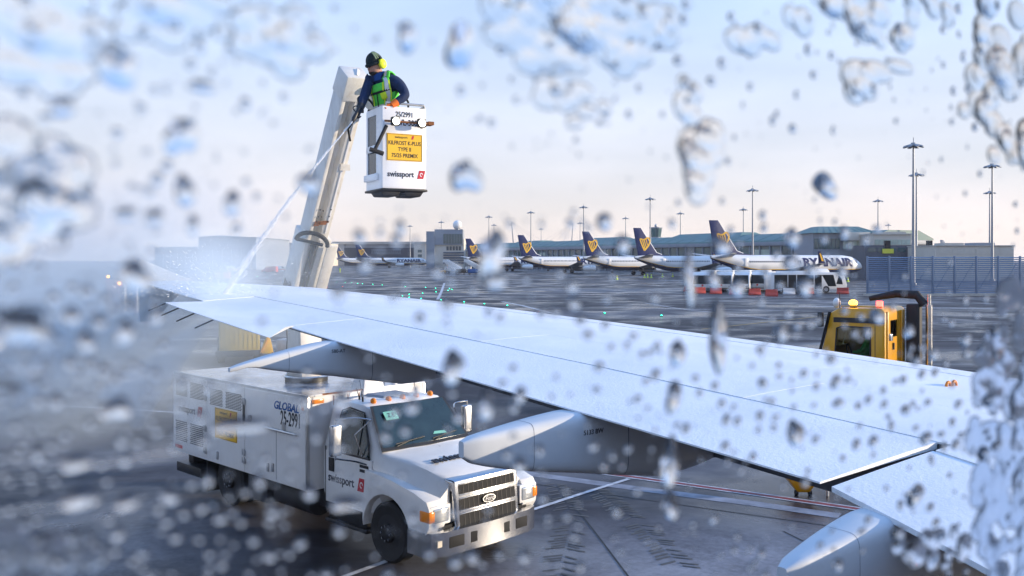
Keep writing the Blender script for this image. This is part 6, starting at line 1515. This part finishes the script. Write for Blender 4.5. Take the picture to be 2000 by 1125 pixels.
def glass(name, ior, rough=0.0, c=(1, 1, 1)):
    m = bpy.data.materials.new(name); m.use_nodes = True; n = m.node_tree.nodes; n.remove(n['Principled BSDF'])
    g = n.new('ShaderNodeBsdfGlass'); g.inputs['IOR'].default_value = ior; g.inputs['Roughness'].default_value = rough; g.inputs['Color'].default_value = tuple(c) + (1,)
    m.node_tree.links.new(g.outputs[0], n['Material Output'].inputs['Surface']); return m
M_water = glass('melt_water', 1.333)
M_ice = glass('window_frost', 1.31, 0.14, (0.88, 0.92, 0.97))
def drop_mesh(rx, ry, hh, seed, tail=0.0, ns=20, nr=6, wob=0.14):
    rnd = random.Random(seed); ph = [rnd.uniform(0, 6.28) for _ in range(4)]; am = [rnd.uniform(0.2, 1) * wob / (k + 1) for k in range(4)]
    b = B(); vs = []; fs = []
    def rim(t): return 1 + sum(am[k] * math.sin((k + 2) * t + ph[k]) for k in range(4))
    def pos(q, t):
        x = rx * q * rim(t) * math.cos(t); y = ry * q * rim(t) * math.sin(t)
        if tail: x *= 1 - tail * max(0, math.sin(t)) * 0.6
        sag = 1 - 0.35 * math.sin(t) * q                      # fuller towards the bottom
        return x, y, hh * (1 - q * q) ** 0.62 * sag
    vs.append((0, 0, hh))
    for i in range(1, nr + 1):
        q = math.sin(i / nr * math.pi / 2)
        for k in range(ns): vs.append(pos(q, 2 * math.pi * k / ns))
    for k in range(ns): fs.append((0, 1 + k, 1 + (k + 1) % ns))
    for i in range(nr - 1):
        for k in range(ns):
            j = (k + 1) % ns; o = 1 + i * ns; fs.append((o + k, o + ns + k, o + ns + j, o + j))
    base = len(vs); o = 1 + (nr - 1) * ns
    vs[o:o + ns] = [(x, y, 0.0) for x, y, z in vs[o:o + ns]]
    fs.append(tuple(o + k for k in range(ns))[::-1])
    b.v = [FWD * x + UPZ * y + OUT * z for x, y, z in vs]; b.f = [f[::-1] for f in fs]
    return b
def px_scale(u, v):
    r = Vector(((u - 1000) / FPX, 1.0, 0)); t = DELTA / r.dot(OUT); return t / FPX, r
def drop(u, v, w, h, seed, label, group, k=0.5, tail=0.0, wob=0.14):
    s, r = px_scale(u, v); a, b_ = pane_uv(u, v); obl = max(0.35, abs(r.normalized().dot(OUT)))
    rx, ry = w / 2 * s / obl, h / 2 * s
    if u > 1250: k *= 0.7
    p = pane_pt(a, b_); bb = drop_mesh(rx, ry, min(rx, ry) * k, seed, tail, wob=wob)
    o = part('water_drop', bb, M_water, None, 180, recalc=False); o.location = p
    tag(o, label, 'water drop', group)
    return o
BIG = [(355, 265, 58, 84, .3, 'tall rounded water drop on the pane in the sky far left of the boom'), (362, 372, 44, 62, .5, 'water drop on the pane just below the tall rounded one'),
       (455, 397, 30, 56, 0, 'narrow upright water drop on the pane left of the boom'), (246, 418, 44, 28, 0, 'flat water drop on the pane above the pale hangar, left of its twin'), (302, 424, 38, 34, 0, 'flat water drop on the pane above the pale hangar, right of its twin'),
       (122, 208, 50, 44, 0, 'tilted water drop on the pane high above the left water film'), (228, 128, 96, 74, 0, 'broad shallow water drop on the pane in the upper left sky'), (396, 168, 50, 30, 0, 'slanted water drop on the pane beneath the upper left films'),
       (378, 440, 22, 44, 0, 'thin water drop on the pane over the pale hangar roof'), (912, 345, 58, 70, .4, 'heart shaped water drop on the pane right of the basket'), (902, 88, 62, 92, .2, 'long bluish water drop on the pane right of the worker\'s head'),
       (798, 72, 40, 60, 0, 'faint water drop on the pane above the worker'), (1614, 362, 46, 54, .3, 'slanted water drop on the pane left of the tallest mast'),
       (962, 500, 56, 104, .3, 'long smeared water drop over the gap between two far tails'), (968, 548, 44, 44, 0, 'bright water drop at the foot of the long smear'), (886, 718, 48, 66, .2, 'dark water drop on the pane over the wing above the truck cab'),
       (952, 792, 34, 60, .3, 'bright drop on the pane right of the truck mirror'), (1326, 690, 30, 58, .3, 'dark water drop on the pane over the wing, upper of two below a trickle'), (1405, 655, 40, 130, .2, 'long upright trickle on the pane over the wing edge'),
       (1318, 775, 32, 62, .2, 'dark water drop on the pane over mid wing'), (1556, 846, 34, 52, .2, 'slanted dark water drop on the pane over the outer flap'), (1312, 905, 34, 110, .3, 'long pale trickle on the pane over the red ground line'),
       (1312, 985, 32, 64, .3, 'water drop on the pane beneath the long pale trickle'), (1790, 968, 32, 44, .2, 'two-toned drop on the pane over the inner flap'), (162, 972, 76, 50, 0, 'broad bright drop on the pane low at the left'),
       (252, 978, 56, 34, 0, 'flat bright drop on the pane right of the broad low one'), (332, 968, 38, 38, 0, 'round bright drop on the pane by the truck rear'), (228, 800, 62, 44, 0, 'slanted drop on the pane in the mist, upper of a pair'),
       (150, 905, 62, 34, 0, 'slanted drop on the pane in the mist, lower of a pair'), (1348, 540, 26, 110, .3, 'thin upright trickle on the pane across the apron buses'), (1396, 545, 26, 40, .2, 'pale drop on the pane across the bus fronts'),
       (604, 358, 42, 46, 0, 'pale drop on the pane over the boom'), (470, 832, 110, 34, 0, 'bright smear of water over the truck\'s yellow sign'), (680, 985, 66, 30, 0, 'bright flat drop on the pane under the cab door'),
       (1410, 480, 40, 40, 0, 'pale drop on the pane just right of the largest tail'), (45, 640, 110, 60, 0, 'wide dark-topped drop on the pane at the left edge'), (265, 540, 64, 60, .2, 'drop on the pane over the wing tip fence'), (245, 650, 34, 54, 0, 'drop on the pane below the wing tip fence')]
for i, (u, v, w, h, tl_, lab) in enumerate(BIG):
    drop(u, v, w, h, 100 + i, lab, 'large drops on the window pane', (0.09 if h > 70 else 0.15) if w > 50 else 0.30, tl_, wob=0.28 if w > 55 else 0.18)
rnd = random.Random(21); placed = [(u, v, max(w, h)) for u, v, w, h, _, _ in BIG]
zones = [((0, 760, 1060, 1125), 95, (13, 30)), ((0, 560, 330, 780), 26, (16, 36)), ((1280, 610, 1960, 900), 52, (10, 22)), ((640, 430, 1720, 660), 46, (14, 34)), ((1060, 640, 1960, 1120), 50, (10, 24)),
         ((1400, 180, 1990, 560), 34, (8, 20)), ((380, 230, 700, 470), 10, (10, 20)), ((900, 150, 1320, 430), 20, (8, 20)), ((1700, 580, 1990, 760), 30, (10, 24)), ((380, 600, 800, 760), 16, (14, 30))]
n_small = 0; rest = B()
for (x0, y0, x1, y1), cnt, (s0, s1) in zones:
    got = 0; tries = 0
    while got < cnt and tries < cnt * 40:
        tries += 1; u, v = rnd.uniform(x0, x1), rnd.uniform(y0, y1); s = s0 + (s1 - s0) * rnd.random() ** 1.8
        if 690 < u < 850 and 90 < v < 390 or any((u - a) ** 2 + (v - b_) ** 2 < ((s + c) * 0.6) ** 2 for a, b_, c in placed): continue
        if 600 < u < 1040 and 860 < v < 1080 and rnd.random() < 0.72: continue
        placed.append((u, v, s)); got += 1
        if n_small < 258:
            drop(u, v, s, s * rnd.uniform(0.95, 1.45), 900 + n_small, 'small round water droplet on the window pane', 'small droplets on the window pane', rnd.uniform(0.28, 0.5)); n_small += 1
for i in range(1000):                                       # fine spatter, too small to pick apart
    u, v = rnd.uniform(-60, 2060), rnd.uniform(-60, 1180); s = 3 + 11 * rnd.random() ** 2.2
    if 690 < u < 850 and 90 < v < 390: continue
    sc_, r = px_scale(u, v); a, b_ = pane_uv(u, v); bb = drop_mesh(s / 2 * sc_ / 0.75, s / 2 * sc_ * 1.1, s / 2 * sc_ * 0.5, i, 0, 8, 3)
    q = pane_pt(a, b_) - PO; rest.add([p + q for p in bb.v], bb.f)
mids = [((-40, 720, 1080, 1160), 150), ((-40, 520, 330, 800), 60), ((1250, 580, 1990, 920), 90), ((-40, -40, 560, 470), 60), ((860, -40, 2040, 260), 90), ((640, 420, 1720, 640), 50), ((1060, 640, 1990, 1160), 60)]
for (x0, y0, x1, y1), cnt in mids:
    for i in range(cnt):
        u, v = rnd.uniform(x0, x1), rnd.uniform(y0, y1); s = rnd.uniform(8, 20)
        if 690 < u < 850 and 90 < v < 390 or any((u - a) ** 2 + (v - b_) ** 2 < ((s + c) * 0.55) ** 2 for a, b_, c in placed): continue
        if 600 < u < 1040 and 840 < v < 1080 and rnd.random() < 0.7: continue
        placed.append((u, v, s)); sc_, r = px_scale(u, v); a, b_ = pane_uv(u, v); bb = drop_mesh(s / 2 * sc_ / 0.75, s / 2 * sc_ * rnd.uniform(.9, 1.4), s / 2 * sc_ * rnd.uniform(.3, .5), 5000 + i, 0, 12, 4)
        q = pane_pt(a, b_) - PO; rest.add([p + q for p in bb.v], bb.f)
sp_ = part('fine_spatter', rest, M_water, None, 180, recalc=False); sp_.location = PO; tag(sp_, 'fine spatter of tiny droplets over the whole window pane', 'spatter', kind='stuff')
def film(name, u0, v0, u1, v1, n, s0, s1, seed, label, m=None, hk=0.17, res=0.00045, stretch=1.2, cat='water film', caps_px=None, group='sheets of water on the window pane'):
    """water lying in a ragged sheet: many merged caps as one height field"""
    r_ = random.Random(seed); caps = []
    cu, cv, ru, rv = (u0 + u1) / 2, (v0 + v1) / 2, (u1 - u0) / 2, (v1 - v0) / 2
    for u, v, w, h in (caps_px or ()):
        sc_, rr = px_scale(u, v); a, b_ = pane_uv(u, v); caps.append((a, b_, w / 2 * sc_ / max(0.35, rr.normalized().dot(OUT)), h / 2 * sc_, 1.0))
    for _ in range(n):
        t, q = r_.uniform(0, 6.28), r_.random() ** 0.6
        u, v = cu + math.cos(t) * q * ru, cv + math.sin(t) * q * rv
        s = r_.uniform(s0, s1) * (1.1 - 0.4 * q); sc_, rr = px_scale(u, v); a, b_ = pane_uv(u, v)
        caps.append((a, b_, s / 2 * sc_ / 0.75, s / 2 * sc_ * r_.uniform(0.7, stretch), r_.uniform(0.5, 1.0)))
    A0_ = min(c[0] - c[2] for c in caps) - res; A1_ = max(c[0] + c[2] for c in caps) + res; B0_ = min(c[1] - c[3] for c in caps) - res; B1_ = max(c[1] + c[3] for c in caps) + res
    na, nb_ = int((A1_ - A0_) / res) + 2, int((B1_ - B0_) / res) + 2; H = {}
    for ca, cb, ra, rb, hh in caps:
        for i in range(int((ca - ra - A0_) / res), int((ca + ra - A0_) / res) + 2):
            for j in range(int((cb - rb - B0_) / res), int((cb + rb - B0_) / res) + 2):
                x, y = A0_ + i * res, B0_ + j * res; wv = 0.16 * noise.noise(Vector((x * 900, y * 900, seed)))
                d2 = ((x - ca) / ra) ** 2 + ((y - cb) / rb) ** 2 + wv
                if d2 < 1: H[(i, j)] = max(H.get((i, j), 0), 0) ** 1.0 + hh * min(ra, rb) * hk * (1 - d2) ** 0.8
    b = B(); idx = {}; vs = []; fs = []
    def vid(i, j, side):
        k = (i, j, side) if H.get((i, j), 0) > 0 else (i, j, 0)
        if k not in idx:
            idx[k] = len(vs); h = H.get((i, j), 0) if side == 1 else 0
            vs.append(pane_pt(A0_ + i * res, B0_ + j * res, h) - PO)
        return idx[k]
    cells = set()
    for (i, j) in H:
        for di in (0, -1):
            for dj in (0, -1): cells.add((i + di, j + dj))
    for (i, j) in cells:
        q = [(i, j), (i + 1, j), (i + 1, j + 1), (i, j + 1)]
        t = tuple(vid(x, y, 1) for x, y in q); o_ = tuple(vid(x, y, 0 if H.get((x, y), 0) <= 0 else 2) for x, y in q)
        fs.append(t[::-1])
        if t != o_: fs.append(o_)
        else: fs.pop()
    b.v = vs; b.f = fs
    o = part(name, b, m or M_water, None, 180, recalc=False); o.location = PO; tag(o, label, cat, group)
film('water_film', 930, -30, 1330, 130, 46, 40, 95, 1, 'largest ragged sheet of water on the pane, at the top centre')
film('water_film', 1540, -30, 1860, 85, 34, 34, 75, 2, 'ragged sheet of water on the pane above the tallest mast', hk=.15)
film('water_film', 1870, -20, 2060, 330, 42, 40, 90, 3, 'sheet of water running down the pane in the upper right corner', hk=.15)
film('water_film', -60, 250, 165, 500, 48, 44, 100, 4, 'thick sheet of water on the pane at the left edge over the horizon')
film('water_film', -40, -20, 200, 170, 26, 50, 100, 5, 'thin sheet of water on the pane in the top left corner', hk=.14)
film('water_film', 220, -20, 480, 80, 20, 40, 80, 6, 'thin ragged water on the pane along the top left edge', hk=.14)
film('water_film', 470, -20, 640, 150, 22, 34, 70, 7, 'ragged water on the pane above and left of the boom head', hk=.14)
film('water_film', 1050, 140, 1190, 240, 12, 26, 60, 8, 'broken water outlines below the largest sheet', hk=.14)
LG = 'large drops on the window pane'
film('water_drop', 0, 0, 1, 1, 0, 1, 1, 9, 'largest hanging water drop on the pane in the middle of the sky', hk=.14, cat='water drop', group=LG,
     caps_px=[(1372, 290, 90, 90), (1368, 330, 62, 90), (1364, 365, 46, 70), (1390, 262, 56, 60), (1350, 300, 40, 60)])
film('water_drop', 0, 0, 1, 1, 0, 1, 1, 14, 'twisted trickle of water above the largest hanging drop', hk=.14, cat='water drop', group=LG,
     caps_px=[(1340, 205, 44, 60), (1356, 180, 34, 40), (1352, 226, 40, 40), (1338, 162, 24, 34)])
film('water_drop', 0, 0, 1, 1, 0, 1, 1, 15, 'wide winged water drop on the pane in the top sky', hk=.14, cat='water drop', group=LG,
     caps_px=[(1448, 78, 56, 50), (1484, 70, 52, 44), (1510, 80, 34, 36), (1466, 88, 44, 40)])
film('water_drop', 0, 0, 1, 1, 0, 1, 1, 16, 'ragged water drop on the pane above the tallest mast', hk=.14, cat='water drop', group=LG,
     caps_px=[(1682, 150, 70, 66), (1672, 178, 40, 50), (1714, 140, 60, 40), (1760, 130, 50, 26), (1694, 172, 44, 46)])
film('water_film', -60, 600, 120, 760, 16, 40, 90, 10, 'smeared water on the pane at the left edge below the horizon', hk=.15)
film('water_film', -40, 980, 180, 1150, 18, 30, 70, 11, 'broken water on the pane in the bottom left corner', hk=.14)
film('water_film', 1740, 1000, 1900, 1120, 16, 26, 60, 12, 'broken water on the pane beside the last flap fairing', hk=.16)
film('window_frost', 1900, 540, 2100, 1200, 190, 26, 80, 13, 'blurred band of frost down the lower right edge of the pane', M_ice, hk=.05, res=0.0007, cat='frost')

# the cabin round the seat, open towards the window
cabn = empty('cabin_lining', CAM - OUT * 0.7 - UPZ * 1.1, 0, 'pale cabin lining around the seat behind the window', 'cabin')
b = B()
def cp(a, o_, z): return FWD * a + OUT * o_ + UPZ * z
A_, O0, O1, Z0, Z1 = 3.2, -1.3, 0.84, 0.0, 2.05
prof = [(O1, Z0 + 0.3), (0.6, Z0 + 0.02), (O0, Z0), (O0 - 0.1, 1.5), (-0.6, Z1), (0.4, Z1 - 0.05), (O1, 1.75)]
b.loft([[cp(s * A_, o_, z) for o_, z in prof] for s in (-1, 1)], cap=False, closed=False)
for s in (-1, 1): b.add([cp(s * A_, o_, z) for o_, z in prof], [tuple(range(len(prof)))])
part('lining', b, mat('pale_cabin_lining', (0.62, 0.64, 0.67), 0.6, var=0.06), cabn, 30)

# ------------------------------------------------------------------ thin haze over the airport
hz = part('haze', B().box(-3100, 3100, -300, 3100, -1.0, 34.0), vol_mat('cold_haze', 0.00015, colr=(0.90, 0.93, 1.0), aniso=0.3), smooth=0)
tag(hz, 'thin cold haze over the whole airport', 'haze', kind='stuff')
